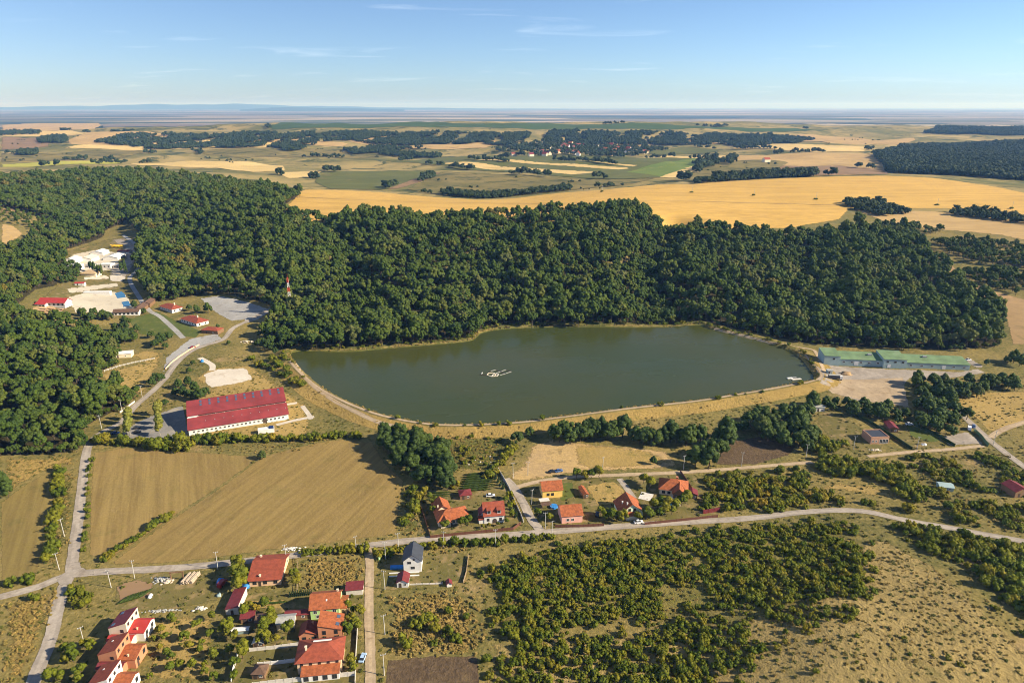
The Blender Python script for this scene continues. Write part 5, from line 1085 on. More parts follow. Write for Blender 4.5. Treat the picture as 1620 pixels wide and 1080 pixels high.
def car(px, rot, cm, label, kind='car', s=1.0):
    x, y = G(*px); o = empty('parked_car' if kind == 'car' else 'van', (x, y, H(x, y)+.1), R(rot), label, kind); o.scale = (s, s, s)
    if kind == 'car':
        prof = [(-2.1,.3),(2.1,.3),(2.15,.7),(1.9,.88),(.95,.95),(-1.7,1.0),(-2.1,.9)]; cab = [(-1.75,.98),(1.05,.94),(.35,1.45),(-1.1,1.48)]
    else:
        prof = [(-2.4,.35),(2.4,.35),(2.5,.9),(2.2,1.15),(1.7,1.2),(1.1,2.05),(-2.4,2.1)]; cab = [(1.15,1.25),(1.72,1.22),(1.2,1.95),(1.0,1.95)]
    def ext(pf, w0, w1):
        n_ = len(pf); zt_ = max(p[1] for p in pf); zb = min(p[1] for p in pf)
        ww = lambda z: w0+(w1-w0)*(z-zb)/(zt_-zb)
        return MB().add([(p[0], -ww(p[1]), p[1]) for p in pf]+[(p[0], ww(p[1]), p[1]) for p in pf], [tuple(range(n_))[::-1], tuple(range(n_, 2*n_))]+[(k, n_+k, n_+(k+1) % n_, (k+1) % n_)[::-1] for k in range(n_)])
    ext(prof, .86, .84).build('body', M[cm], o); ext(cab, .8, .62).build('cabin_glass', M['glass'], o)
    if kind == 'car': MB().box(-1.05, .32, -.6, .6, 1.485, 1.52).build('roof', M[cm], o)
    for sx in (-1.3, 1.3):
        for sy in (-.8, .8):
            wb_ = MB(); N = 10; V_ = [(sx+.32*math.cos(6.2832*k/N), sy+d, .32+.32*math.sin(6.2832*k/N)) for d in (-.1, .1) for k in range(N)]
            wb_.add(V_, [tuple(range(N)), tuple(range(2*N-1, N-1, -1))]+[(k, N+k, N+(k+1) % N, (k+1) % N) for k in range(N)]).build('wheel', M['tyre'], o)
    for sy in (-.6, .6): MB().box(prof[2][0]-.1, prof[2][0]+.03, sy-.15, sy+.15, .6, .75).build('headlight', M['white_p'], o)
    return o
M['c_blue'] = plain('blue_car_paint', (.06,.13,.32), .3, .05, 1, .6); M['c_dark'] = plain('black_car_paint', (.02,.02,.025), .3, .05, 1, .6); M['c_white'] = plain('white_car_paint', (.75,.76,.78), .35, .04, 1, .5); M['c_red'] = plain('red_car_paint', (.30,.03,.03), .35, .05, 1, .5); M['c_lblue'] = plain('pale_blue_car_paint', (.35,.5,.7), .35, .05, 1, .5)
for p, rot, cm, lab, kd in [((884,746),20,'c_blue','blue car parked on the bare soil by the dirt lane','car'),((874,747),15,'c_dark','black car beside the blue one on the bare soil','car'),((776,785),5,'c_white','white car behind the white villa','car'),((574,1042),85,'c_lblue','pale blue car by the lane in front of the villa wall','car'),
 ((183,686),8,'c_blue','blue car at the edge of the car park in tree shade','car'),((197,688),10,'c_dark','black car next to the blue one by the yellowing poplars','car'),((217,678),20,'c_dark','upper black car between the poplar rows','car'),((218,684),20,'c_dark','lower black car between the poplar rows','car'),((305,550),35,'c_red','dark red car at the barrier of the bend','car'),
 ((1533,679),60,'c_white','white van by the pale green fence','van'),((1540,675),60,'c_blue','blue car behind the white van','car'),((1532,570),10,'c_white','white car at the far end of the works yard','car'),((1438,672),0,'c_white','white car behind the small lawn','car'),((945,815),80,'c_dark','dark car between the pink house and the mint gable house','car'),((1010,827),10,'c_white','white car under the bushes by the road','car'),((352,925),80,'c_red','red truck cab with blue load in the yard by the red-brown roof','van')]:
    car(p, rot, cm, lab, kd)
def lump(name, px, sx, sy, sz, mat, seed, label, cat, rot=0):
    r = np.random.default_rng(seed); v, f = ICO2; q = v*(1+r.uniform(-.42,.3,(len(v),1)))*np.array([sx, sy, sz]); q[:,2] = np.maximum(q[:,2], -.3)
    x, y = G(*px); o = tag(link(name, mesh_np(name, q, f, M[mat])), label, cat); o.location = (x, y, H(x, y)+.1); o.rotation_euler[2] = rot; return o
def heap(name, px, sx, sy, sz, mat, seed, label, cat='heap', rot=0):
    r = np.random.default_rng(seed); v, f = ICO1; VV = []; FF = []; n0 = 0
    for k in range(46):
        a = r.normal(size=2)*.45; s_ = r.uniform(.25, .7)*np.array([1, .8, .6]); c = np.array([a[0]*sx, a[1]*sy, max(0, 1-np.hypot(*a))*sz*.7])
        VV.append(v*(1+r.uniform(-.3,.3,(len(v),1)))*s_+c); FF.append(f+n0); n0 += len(v)
    x, y = G(*px); o = tag(link(name, mesh_np(name, np.concatenate(VV), np.concatenate(FF), M[mat])), label, cat); o.location = (x, y, H(x, y)); o.rotation_euler[2] = R(rot); return o
lump('tarpaulin_heap', (392,922), 2.2, 3.8, 1.6, 'blue', 1, 'blue tarpaulin heap beside the big red-brown roof', 'tarpaulin'); lump('tarpaulin_heap', (349,921), 1.6, 2.2, 1.5, 'blue', 2, 'blue tarpaulin load beside the red truck cab', 'tarpaulin')
lump('tarpaulin_heap', (320,572), 1.6, 1.2, 1.6, 'blue', 3, 'blue covered stall by the sand arena', 'stall')
heap('rubble_heap', (254,917), 3.4, 2.0, 1.1, 'r_grey', 4, 'grey rubble heap in the yard below the main road', 'heap'); heap('rubble_heap', (267,919), 1.8, 1.6, .9, 'sandheap', 5, 'pale sand heap right of the grey rubble', 'heap')
lump('white_tank', (238,944), 1.0, 1.0, 1.3, 'white_p', 6, 'round white tank in the yard above the townhouses', 'tank'); lump('white_tank', (347,942), .9, .9, 1.2, 'w_aqua', 7, 'pale tank in the shade beside the long shed', 'tank')
lump('hay_heap', (1338,592), 5, 3.4, 1.6, 'earth', 8, 'brown earth heap on the works yard', 'heap'); heap('rubble_heap', (318,962), 2.0, 1.0, .5, 'w_conc', 9, 'whitish rubbish heap by the orchard', 'heap'); heap('rubble_heap', (262,966), 6.5, .8, .4, 'r_grey', 10, 'grey line of rubble along the top of the orchard', 'heap', 4)
heap('rubble_heap', (1462,703), 1.6, 1.2, .6, 'white_p', 11, 'white sacks beside the small lawn', 'heap'); heap('rubble_heap', (1385,712), 3, 1.2, .5, 'sandheap', 12, 'pale sand heap in front of the brick bungalow', 'heap')
heap('spoil_heap', (460,868), 4.5, 1.2, .6, 'w_conc', 13, 'pale spoil heap beside the main road', 'heap', 8); heap('spoil_heap', (390,541), 6, 3, 1.5, 'sandheap', 15, 'sandy spoil heap by the entrance road', 'heap')
# log piles
lg = MB().cyl((0,0,0), .28, .24, 6.0, 8).me('log', M['log'])
for k, (p, lab) in enumerate([((292,918),'leftmost of three parallel log piles'),((299,917),'middle of three parallel log piles'),((306,916),'rightmost of three parallel log piles')]):
    x, y = G(*p); o = empty('log_pile', (x, y-2.5, H(x, y)), R(-8), lab, 'log pile', 'log piles in the yard')
    for a, row in enumerate((4, 3, 2)):
        for q in range(row):
            l = link('log', lg, o); l.location = ((q-(row-1)/2)*.5+rng.uniform(-.04,.04), rng.uniform(-.4,.4), .3+a*.44); l.rotation_euler = (R(-90), 0, rng.uniform(-.03,.03))
# timber gate frame by the road
x, y = G(281,917); o = empty('timber_gate', (x, y, H(x, y)), R(5), 'brown timber gate frame on the road side of the yard', 'gate')
for sx in (-2.4, 2.4): MB().box(sx-.2, sx+.2, -.2, .2, -.5, 3.6).build('post', M['w_timber'], o)
MB().box(-2.8, 2.8, -.25, .25, 3.61, 3.95).build('lintel', M['w_timber'], o)
# white trailer by the hall
x, y = G(423,686); o = empty('site_trailer', (x, y, H(x, y)), R(20), 'white site trailer with a solar panel in front of the riding hall', 'trailer')
wing(o, -4.8, 4.0, 0, 3.6, 2.6, 'flat', 0, .5, 'w_white', 'r_white', .15, base=.4); MB().slab([(1.2,.2,2.9),(3.8,.2,2.9),(3.8,3.2,3.5),(1.2,3.2,3.5)], .1).build('solar_panel', M['solar'], o)
for sx in (-3.4, 2.6): MB().box(sx-.4, sx+.4, .4, 3.2, 0, .62).build('wheel', M['tyre'], o)
MB().box(4.05, 6.4, 1.6, 1.8, .5, .65).build('drawbar', M['metal'], o)
# truck on the works yard
x, y = G(1321,600); o = empty('box_truck', (x, y, H(x, y)), R(-8), 'dark box truck parked on the works yard', 'truck'); MB().box(-4.5, 2.6, -1.2, 1.2, .9, 3.2).build('cargo_box', M['r_dark'], o); MB().box(-4.52, 2.62, -1.22, 1.22, 3.21, 3.35).build('box_roof', M['r_grey'], o); MB().box(2.75, 4.6, -1.15, 1.15, .6, 2.7).build('cab', M['white_p'], o); MB().box(4.58, 4.66, -1.0, 1.0, 1.6, 2.4).build('windscreen', M['glass'], o)
for sx in (-3.2, -1.8, 3.6): MB().box(sx-.5, sx+.5, -1.18, 1.18, 0, .88).build('wheel', M['tyre'], o)
# raft on the lake
x, y = onz(786, 591, WATER); o = empty('lake_raft', (x, y, WATER), R(0), 'pale floating raft of hexagonal walkways with net pens on the lake', 'raft')
def pipe_poly(pts, w, h, z, close=True):
    mb = MB(); n_ = len(pts)
    for k in range(n_ if close else n_-1): mb.bar((*pts[k], z), (*pts[(k+1) % n_], z), w, h)
    return mb
sc_ = .44
def rp_(p): a, b = onz(740+p[0]/13.5, 560+p[1]/13.5, WATER); return (a-x, b-y)
pipe_poly([rp_(p) for p in ((372,455),(410,412),(540,405),(600,440),(560,490),(470,492))], .55, .4, .3).build('walkway', M['w_cream'], o)
pipe_poly([rp_(p) for p in ((540,440),(570,425),(672,440),(620,492),(480,498))], .55, .4, .38).build('walkway', M['w_conc'], o)
for a in (((470,360),(600,325)),((600,410),(715,375)),((740,360),(850,325)),((700,462),(835,425)),((850,415),(985,372))): pipe_poly([rp_(p) for p in a], .5, .35, .3, False).build('float', M['r_grey'], o)
for a in (((715,378),(840,425)),((850,330),(985,372)),((600,328),(730,378)),((470,362),(420,408)),((190,450),(372,455))): pipe_poly([rp_(p) for p in a], .6, .35, .2, False).build('rope_float', M['frame_d'], o)
pipe_poly([rp_((235,430)), rp_((262,392))], .4, .4, .25, False).build('float', M['white_p'], o)
o.scale = (.85,.85,.85)
# landing stage
x, y = onz(1261, 600, WATER); o = empty('landing_stage', (x, y, WATER), R(12), 'small pale landing stage at the right end of the dam', 'jetty'); MB().box(-4, 3, -1, 1, .15, .4).build('deck', M['w_conc'], o); MB().box(-6, -2.2, 1.6, 3.2, .1, .7).build('pontoon', M['white_p'], o); MB().box(-1.8, 1.2, 2.2, 3.4, .1, .6).build('pontoon', M['metal'], o)
# pools and decks of the villa
x, y = G(1053,797); o = empty('swimming_pool', (x, y, H(x, y)+.1), R(4), 'turquoise rectangular pool with a white deck in the villa garden', 'pool'); MB().box(-3.4, 3.4, -1.6, 2.0, .02, .06).build('water', M['pool'], o)
for q in ((-5.6,-3.4,-1.6,4.4),(3.4,6.6,-1.6,6.5),(-3.4,3.4,2.0,3.6),(-5.6,6.6,-2.2,-1.6)): MB().box(*q, -.2, .16).build('deck', M['w_white'], o)
x, y = G(1022,785); o = tag(MB().box(-3, 3, -3.4, 3.4, -.2, .12).build('patio', M['w_conc']), 'pale patio slab left of the pool villa', 'patio'); o.location = (x, y, H(x, y)); o.rotation_euler[2] = R(-25)
x, y = G(876,802); o = tag(MB().cyl((0,0,-.2), 1.9, 1.9, 1.1, 16).build('paddling_pool', M['blue']), 'round blue paddling pool behind the pink house', 'pool'); o.location = (x, y, H(x, y))
x, y = G(630,898); o = tag(MB().box(-3.2, 2.2, -.9, .9, -.1, .9).build('pool_cover', M['blue']), 'long blue covered pool left of the white house', 'pool'); o.location = (x, y, H(x, y)); o.rotation_euler[2] = R(3)
x, y = G(600,885); o = tag(MB().cyl((0,0,-.2), .5, .45, 1.4, 10).cyl((0,0,1.2), .5, .1, .3, 10).build('water_butt', M['w_green']), 'green water butt in the shade left of the white house', 'barrel'); o.location = (x, y, H(x, y))
x, y = G(862,800); o = empty('pergola', (x, y, H(x, y)), R(12), 'pergola with grey and brown canopies left of the pink house', 'pergola')
for k, (a, b_, m_) in enumerate(((-3.4,-.2,'r_brown'),(.1,3.0,'w_conc'))): MB().box(-2.4, 2.4, a, b_, 2.3+.15*k, 2.42+.15*k).build('canopy', M[m_], o)
for sx in (-2.2, 2.2):
    for sy in (-3.2, 2.8): MB().box(sx-.08, sx+.08, sy-.08, sy+.08, -.3, 2.29).build('post', M['w_timber'], o)
# yellow slide by the tents
x, y = G(186,392); o = empty('play_structure', (x, y, H(x, y)), 0, 'yellow play structure beside the lane in the forest valley', 'play structure')
for k in range(4): MB().bar((-8+k*4.5, -2, 4.5-k*.5), (-3+k*4.5, 3, .6), 1.5, .5).build('slide', M['yellow'], o)
MB().box(-9, 6, 2.5, 4, 0, 3.6).build('platform', M['yellow'], o)
# picnic benches on the terrace
bt = MB().box(-2.4, 2.4, -.5, .5, .7, .8).me('table_top', M['w_peach']); bs = MB().box(-2.4, 2.4, -.2, .2, .4, .48).me('bench_seat', M['w_timber']); bl = MB().box(-2.2, -2.0, -.9, .9, 0, .7).box(2.0, 2.2, -.9, .9, 0, .7).me('bench_frame', M['w_timber'])
for r_ in range(5):
    for c_ in range(5):
        p = (46+c_*13+r_*2.4, 502-r_*3.4+c_*.5)
        if p[0] > 104-r_*2 or p[0] < 44+r_*5: continue
        x, y = G(*p); o = empty('picnic_table', (x, y, H(x, y)+.1), R(-8), 'one of the reddish picnic tables in rows on the terrace below the crimson roof', 'picnic table', 'picnic tables on the terrace'); o.scale = (1.5,1.5,1.2)
        link('table_top', bt, o); link('frame', bl, o)
        for sy in (-1.0, 1.0): link('seat', bs, o).location = (0, sy, 0)
# ------------------------------------------------------------------ single trees, bushes, hedges, scrub
def grove(poly, sp, kind, name, s0, s1, label, group, cat='tree', keep=1.0):
    for x, y in fill([G(*p) for p in poly], sp):
        if random.random() > keep: continue
        tree(name, kind, random.randrange(9), x, y, random.uniform(s0, s1), label, cat, group)
def trees(pts, kind, name, s0, s1, label, group, cat='tree'):
    for p in pts:
        x, y = G(*p[:2]); tree(name, kind, random.randrange(9), x, y, p[2] if len(p) > 2 else random.uniform(s0, s1), label, cat, group)
grove([(598,702),(640,690),(690,705),(712,740),(722,775),(690,785),(660,765),(625,740)], 6.6, 'valley', 'leafy_tree', .7, 1.15, 'leafy tree of the clump at the right edge of the stubble field', 'trees of the clump by the stubble field')
trees([(818,702,.75),(838,690,.6),(885,699),(903,702),(918,698),(935,692),(950,692),(968,694),(985,692),(1003,698),(1018,703),(1034,706),(1048,702),(1060,700),(895,694),(1025,697),(876,697),(1012,702),(926,696),(960,696)], 'valley', 'leafy_tree', .85, 1.2, 'tree of the row along the foot of the dam', 'trees along the foot of the dam')
trees([(1085,706),(1108,702),(1126,722),(1138,705),(1148,694),(1100,738),(1121,742),(1150,708),(1070,700),(1095,700),(1140,722),(1112,725)], 'valley', 'leafy_tree', .8, 1.15, 'tree of the clump beside the dark tilled plot', 'trees by the tilled plot')
grove([(1150,682),(1200,668),(1265,648),(1290,640),(1290,700),(1275,722),(1235,708),(1190,690)], 6.8, 'valley', 'leafy_tree', .6, 1.1, 'tree of the thicket between the tilled plot and the brick bungalow', 'trees of the thicket by the worn plot')
grove([(1292,641),(1340,642),(1420,650),(1445,660),(1440,676),(1400,668),(1350,660),(1305,648)], 6.5, 'valley', 'leafy_tree', .45, .8, 'tree of the low belt behind the brick bungalow', 'trees of the belt below the works yard')
grove([(1442,602),(1500,612),(1595,602),(1612,618),(1560,622),(1520,640),(1530,665),(1520,695),(1470,690),(1440,672),(1452,640)], 7.2, 'valley', 'leafy_tree', .55, 1.0, 'tree of the big clump right of the works yard', 'trees of the clump right of the works yard')
grove([(172,525),(205,512),(222,532),(205,548),(175,545)], 8.5, 'valley', 'leafy_tree', .6, .95, 'tree between the picnic terrace and the white-roofed cabin', 'trees above the white-roofed cabin')
grove([(98,425),(120,418),(128,430),(118,448),(98,450)], 6.5, 'valley', 'leafy_tree', .45, .8, 'tree between the white tents and the upper pool terrace', 'trees between tents and terrace', keep=.9)
grove([(205,470),(222,488),(240,492),(236,500),(215,505),(205,490)], 9, 'valley', 'leafy_tree', .35, .6, 'young tree beside the brown-roofed bar', 'young trees by the bar', keep=.6)
grove([(120,498),(150,496),(185,500),(180,508),(130,510)], 8, 'valley', 'leafy_tree', .5, .85, 'tree of the row below the pool terrace', 'trees below the pool terrace')
trees([(255,545,.9),(266,540,.8),(245,550,.7),(240,535,.6),(262,552,.5),(330,495,.8),(312,497,.7),(300,492,.6),(345,520,.4)], 'valley', 'leafy_tree', .6, .9, 'tree on the lawn beside the park lodges', 'trees on the park lawn')
trees([(290,628,.7),(302,632,.75),(316,634,.8),(283,614,.6),(298,610,.6),(309,622,.7),(278,625,.55),(326,628,.6),(249,606,.7),(241,612,.6),(256,602,.5),(262,642,.5),(306,578,.4),(299,590,.4)], 'valley', 'leafy_tree', .6, .8, 'dark tree of the group between the road and the riding hall', 'trees left of the riding hall')
trees([(426,555,1.0),(418,552,.7),(436,560,.5),(408,548,.5),(362,545,.35)], 'valley', 'leafy_tree', .6, 1, 'tree at the left tip of the lake', 'trees at the left tip of the lake')
trees([(1603,574,.9),(1612,580,.8),(1560,578,.4),(1593,575,.6)], 'valley', 'leafy_tree', .6, 1, 'tree right of the works yard under the hill', 'trees right of the works')
trees([(1033,734,.42),(415,726,.5),(75,772,.0001)][:2], 'valley', 'leafy_tree', .4, .5, 'small lone tree in the open field', 'lone field trees')
trees([(8,780,.85),(-4,770,.9),(14,786,.6)], 'valley', 'leafy_tree', .8, .9, 'leafy tree at the left edge above the olive field', 'trees at the left edge')
trees([(205,672),(207,680),(206,688),(204,693),(206,665),(252,664),(252,672),(253,680),(254,690),(253,657)], 'yellow', 'poplar_tree', 1.0, 1.25, 'slim yellow-green poplar in a row on the car park', 'yellowing poplars of the car park')
trees([(440,455),(446,462)][:0], 'yellow', 'poplar_tree', 1, 1, '', '')
for k, (a, b_) in enumerate([(150,432),(157,436),(162,438),(145,430),(193,432),(200,436),(198,428)]):   # thin tall trees by the tents
    x, y = G(a, b_); tree('slender_tree', 'valley', k, x, y, .42, 'tall thin tree standing in front of the white tents', 'tree', 'thin trees by the tents', sz=1.25)
grove([(243,980),(340,965),(345,1085),(225,1085)], 5.4, 'orchard', 'orchard_tree', .6, 1.15, 'small orchard tree in the rows right of the townhouses', 'orchard trees right of the townhouses', keep=.9)
grove([(90,1030),(150,1010),(160,1040),(125,1085),(70,1085)], 5.2, 'orchard', 'orchard_tree', .9, 1.5, 'round fruit tree in the shady garden left of the townhouses', 'fruit trees left of the townhouses')
grove([(355,985),(400,980),(480,1000),(475,1020),(360,1030)], 5.5, 'orchard', 'orchard_tree', .9, 1.7, 'garden tree among the sheds of the village plots', 'garden trees among the sheds', keep=.75)
grove([(352,1035),(395,1035),(400,1080),(352,1085)], 5, 'orchard', 'orchard_tree', 1.0, 1.8, 'garden tree near the white slanting wall', 'garden trees by the white wall')
trees([(380,905),(376,915),(384,925),(380,935),(376,900)], 'orchard', 'orchard_tree', 1.6, 2.1, 'tall garden tree left of the big red-brown roof', 'garden trees by the bungalow')
trees([(388,975),(395,965),(420,962),(405,972),(430,975),(468,926),(466,915),(363,990)], 'orchard', 'orchard_tree', 1.0, 1.6, 'garden tree around the narrow lawn of the village plots', 'garden trees by the narrow lawn')
trees([(552,965),(560,970),(556,985),(562,1000),(568,975),(550,1005),(556,1052),(560,1062)], 'orchard', 'orchard_tree', .9, 1.5, 'front garden tree along the lane', 'front garden trees')
trees([(774,833,.6),(788,832,.55),(802,828,.7),(810,818),(806,806),(812,800),(764,836,.6),(800,795),(806,790),(685,812),(740,832),(730,834),(705,836)], 'orchard', 'orchard_tree', .9, 1.5, 'garden tree inside the brown fence around the two villas', 'garden trees of the two villas')
trees([(958,822),(966,824),(975,823),(984,826),(1030,820),(1042,818),(1052,816),(1062,814),(1036,810),(1046,806),(950,815),(1022,822),(1070,808),(1078,800),(1028,772),(1018,765),(912,757),(925,758),(935,758),(948,757),(1010,824),(1056,806),(1085,796)], 'orchard', 'orchard_tree', 1.2, 1.9, 'leafy garden tree around the mint gable house and the pool villa', 'garden trees by the pool villa')
grove([(655,782),(688,778),(692,800),(668,815)], 5, 'orchard', 'orchard_tree', 1.0, 1.8, 'garden tree in the shade behind the orange-roofed bungalow', 'garden trees behind the bungalow', keep=.8)
grove([(830,800),(850,795),(868,812),(872,828),(858,826)], 5.5, 'orchard', 'orchard_tree', .9, 1.5, 'garden tree at the lane corner by the pergola', 'garden trees at the lane corner', keep=.6)
grove([(405,1034),(470,1030),(472,1044),(410,1050)], 6, 'orchard', 'orchard_tree', .8, 1.5, 'garden tree between the two pale walls left of the hip-roofed villa', 'garden trees between the walls', keep=.55)
# bushes along field edges and verges
def bushes(pts, s0, s1, name, label, group, var=None):
    for p in pts:
        x, y = G(*p[:2]); s = random.uniform(s0, s1)
        o = tag(link(name, SHRUB[random.randrange(4)]), label, 'bush', group); o.location = (x, y, H(x, y)); o.rotation_euler[2] = random.uniform(0, 6.28); o.scale = (s, s, s*random.uniform(.8, 1.2))
def along(pts, n, j=2.0):
    P = smooth_open(pts, 10); idx = np.linspace(0, len(P)-1, n)
    return [(P[int(i)][0]+random.uniform(-j, j), P[int(i)][1]+random.uniform(-j, j)*.6) for i in idx]
bushes(along([(148,702),(200,703),(260,706),(330,700),(400,698),(480,696),(560,690)], 46, 3), 1.1, 2.2, 'hedge_bush', 'bush of the belt between the riding hall and the stubble field', 'bushes below the riding hall')
bushes(along([(245,712),(262,708),(290,712),(285,705)], 8, 3), 1.8, 2.8, 'hedge_bush', 'large pale bush bulging out of the belt below the riding hall', 'large bushes below the riding hall')
bushes(along([(165,886),(195,866),(225,848),(250,830),(272,814)], 16, 2), .7, 1.3, 'field_bush', 'bush of the diagonal row across the stubble field', 'bushes across the stubble field')
bushes(along([(96,745),(92,780),(88,820),(82,860),(76,888)], 26, 4), .9, 1.7, 'verge_bush', 'verge bush left of the north road', 'bushes left of the north road')
bushes(along([(143,730),(140,770),(138,820),(134,870)], 14, 2), .5, .9, 'verge_bush', 'small bush on the right verge of the north road', 'bushes right of the north road')
bushes(along([(480,878),(520,874),(575,871)], 10, 2), .9, 1.4, 'verge_bush', 'bush along the road at the rough golden plot', 'bushes by the golden plot')
bushes(along([(600,880),(650,868),(720,862),(800,858),(870,852)], 22, 2.5), .8, 1.4, 'verge_bush', 'verge bush along the near side of the main road', 'bushes near the main road')
bushes(along([(650,775),(655,800),(640,830),(665,790)], 12, 6), .8, 1.7, 'verge_bush', 'bush in the shade left of the brown side fence', 'bushes left of the fence')
bushes(along([(770,757),(780,748),(800,722),(815,708)], 16, 3), .9, 1.6, 'verge_bush', 'bush along the ditch above the vine rows', 'bushes along the ditch')
bushes(along([(430,570),(455,590),(480,612),(440,590),(400,572)], 20, 4), .9, 1.8, 'verge_bush', 'bush on the bank by the left tip of the lake', 'bushes by the lake tip')
bushes(along([(110,935),(125,960),(140,945),(120,930)], 12, 6), .7, 1.2, 'verge_bush', 'yellow-green bush at the corner below the crossroads', 'bushes below the crossroads')
bushes([(55,948),(18,925),(45,920),(720,770),(700,765)], 1.1, 1.5, 'verge_bush', 'single round bush on the dry grass by the left road', 'bushes on the dry grass')
# vine rows and thuja row
vr = crown_mesh('vine_row', 201, 1.0, .6, .7, 10, .5, 300, .18, M['leaf_v'], lump_geo=ICO1)
for k in range(8):
    x, y = G(752+k*1.2, 776-k*3.6); o = tag(link('vine_row', vr), 'one of the parallel dark vine rows left of the bare soil', 'vine row', 'vine rows'); o.location = (x, y, H(x, y)); o.scale = (6.5, .7, .9); o.rotation_euler[2] = R(6)
tj = crown_mesh('thuja', 211, .5, 1.3, 1.3, 10, .36, 260, .13, M['leaf_thuja'], 'cone', lump_geo=ICO1)
for k in range(12):
    x, y = G(459+k*3.1, 944-k*.35); o = tag(link('thuja', tj), 'slim dark thuja of the short row above the green house', 'thuja', 'thuja row above the green house'); o.location = (x, y, H(x, y)); o.scale = (1, 1, random.uniform(.9, 1.2))
for k in range(12):
    x, y = G(486+k*4.6, 1020-k*.5); o = tag(link('thuja', tj), 'small dark thuja of the row between orange house and hip-roofed villa', 'thuja', 'thuja row below the orange house'); o.location = (x, y, H(x, y)); o.scale = (1.1, 1.1, random.uniform(.8, 1.2))
for k, p in enumerate([(773,742),(777,748),(781,753),(785,758),(789,763),(793,768),(797,773),(805,800),(809,806),(813,812),(817,818)]):
    x, y = G(*p); o = tag(link('thuja', tj), 'dark hedge thuja along the pale wall of the lane', 'thuja', 'thujas along the lane wall'); o.location = (x, y, H(x, y)); o.scale = (2.2, 2.2, 1.2)
# scrub on the slope: 300 single shrubs, the rest one mass
def density(poly, sp, s0, s1, keep=1.0, feather=9):
    W_ = [G(*p) for p in poly]; P = fill(W_, sp); P = P[rng.random(len(P)) < keep]
    if feather: P = P[rng.random(len(P)) < .15+dist_poly(P[:,0], P[:,1], W_)/feather]
    return P, rng.uniform(s0, s1, len(P))
def clumpy(P, S_, lam=26, th=.0, seed=1):
    h_ = hills(P[:,0]*900/lam/3, P[:,1]*900/lam/3, seed); k = h_ > th; return P[k], S_[k]*(1+.25*np.clip(h_[k], 0, 1))
sets = [density([(890,860),(1100,838),(1335,817),(1380,850),(1392,955),(1300,955),(1150,985),(1000,1000),(900,1015),(800,1040),(775,1000),(745,905),(805,876)], 2.5, .3, 1.0, .92),
        density([(755,1110),(770,1020),(900,1005),(1100,980),(1300,950),(1380,970),(1300,1005),(1220,1040),(1150,1110)], 2.5, .3, .95, .9),
        density([(1108,812),(1112,755),(1200,748),(1285,742),(1300,755),(1270,772),(1340,785),(1425,796),(1400,808),(1330,801),(1200,812)], 3.4, .7, 1.4, .85),
        density([(1292,725),(1370,728),(1420,735),(1460,770),(1480,800),(1430,815),(1420,780),(1370,760),(1300,755)], 3.6, .9, 1.9, .9),
        density([(1430,722),(1550,715),(1640,745),(1640,860),(1520,832),(1470,815),(1490,770),(1440,740)], 3.4, .5, 1.3, .8),
        density([(1390,825),(1480,838),(1560,850),(1640,872),(1640,985),(1580,950),(1500,890),(1440,860)], 3.4, .7, 1.7, .85),
        density([(1440,880),(1520,920),(1640,1000),(1640,1060),(1560,1000),(1480,930)], 4.2, .4, 1.0, .6),
        density([(620,990),(735,940),(765,1000),(755,1040),(690,1030),(650,1035)], 4.6, .6, 1.6, .5),
        density([(1380,850),(1440,870),(1560,990),(1640,1085),(1100,1085),(1200,1000),(1380,985)], 6, .2, .6, .3),
        density([(640,690),(700,684),(790,682),(805,710),(780,745),(720,740),(690,715)], 5, .4, 1.0, .5),
        density([(1285,690),(1330,700),(1345,715),(1300,722),(1280,712)], 3.8, 1.0, 1.8, .9)]
for a in range(len(sets)):
    if a in (1, 4, 6, 7, 8): sets[a] = clumpy(*sets[a], 30, {1: -.85, 4: -.75}.get(a, -.15), a)
    if a == 0: sets[a] = clumpy(*sets[a], 22, -1.05, 9)
SP_ = np.concatenate([s[0] for s in sets]); SS = np.concatenate([s[1] for s in sets])
sh = smooth_closed(grow(LAKE, 5.5), 2); sh = sh+rng.uniform(-2, 2, sh.shape); fb = sh[:,1] > 470; sh = sh[(rng.random(len(sh)) < np.where(fb, .8, .15))]; SP_ = np.concatenate([SP_, sh]); SS = np.concatenate([SS, rng.uniform(.4, 1.1, len(sh))])
road_pts = smooth_open([G(*p) for p in [(860,842),(960,834),(1080,826),(1180,820),(1270,810),(1330,807),(1375,810),(1430,822),(1520,838),(1660,863)]], 6)
k = dist_poly(SP_[:,0], SP_[:,1], road_pts, False) > 3.4; SP_, SS = SP_[k], SS[k]
sx_, sy_ = px_of(SP_[:,0], SP_[:,1]); big = np.where((sx_ > 0) & (sx_ < 1620) & (sy_ < 1075), SS/SP_[:,1], 0); ordr = np.argsort(-big); one = ordr[:290]; oth = ordr[290:]
for i in one:
    x, y = SP_[i]; s = SS[i]; u, v_ = sx_[i], sy_[i]
    w = ('in the rough golden grass by the lane' if u < 770 else 'in the left of the dense scrub, below the road junction' if v_ > 815 and u < 960 else 'in the middle of the dense scrub, below the pool villa' if v_ > 815 and u < 1150
         else 'in the right of the dense scrub, under the top of the road curve' if v_ > 815 and u < 1400 else 'in the band below the road at the far right' if v_ > 815 else 'in the thicket between the pool villa and the golden clearing' if u < 1290
         else 'in the thicket below the brick bungalow' if u < 1430 else 'on the open slope around the pale blue shed')
    lab, gp = 'green shrub '+w, 'shrubs '+w
    o = tag(link('shrub', SHRUB[int(rng.integers(0, 4))]), lab, 'shrub', gp); o.location = (x, y, H(x, y)); o.rotation_euler[2] = rng.uniform(0, 6.28); o.scale = (s, s, s*rng.uniform(.8, 1.25))
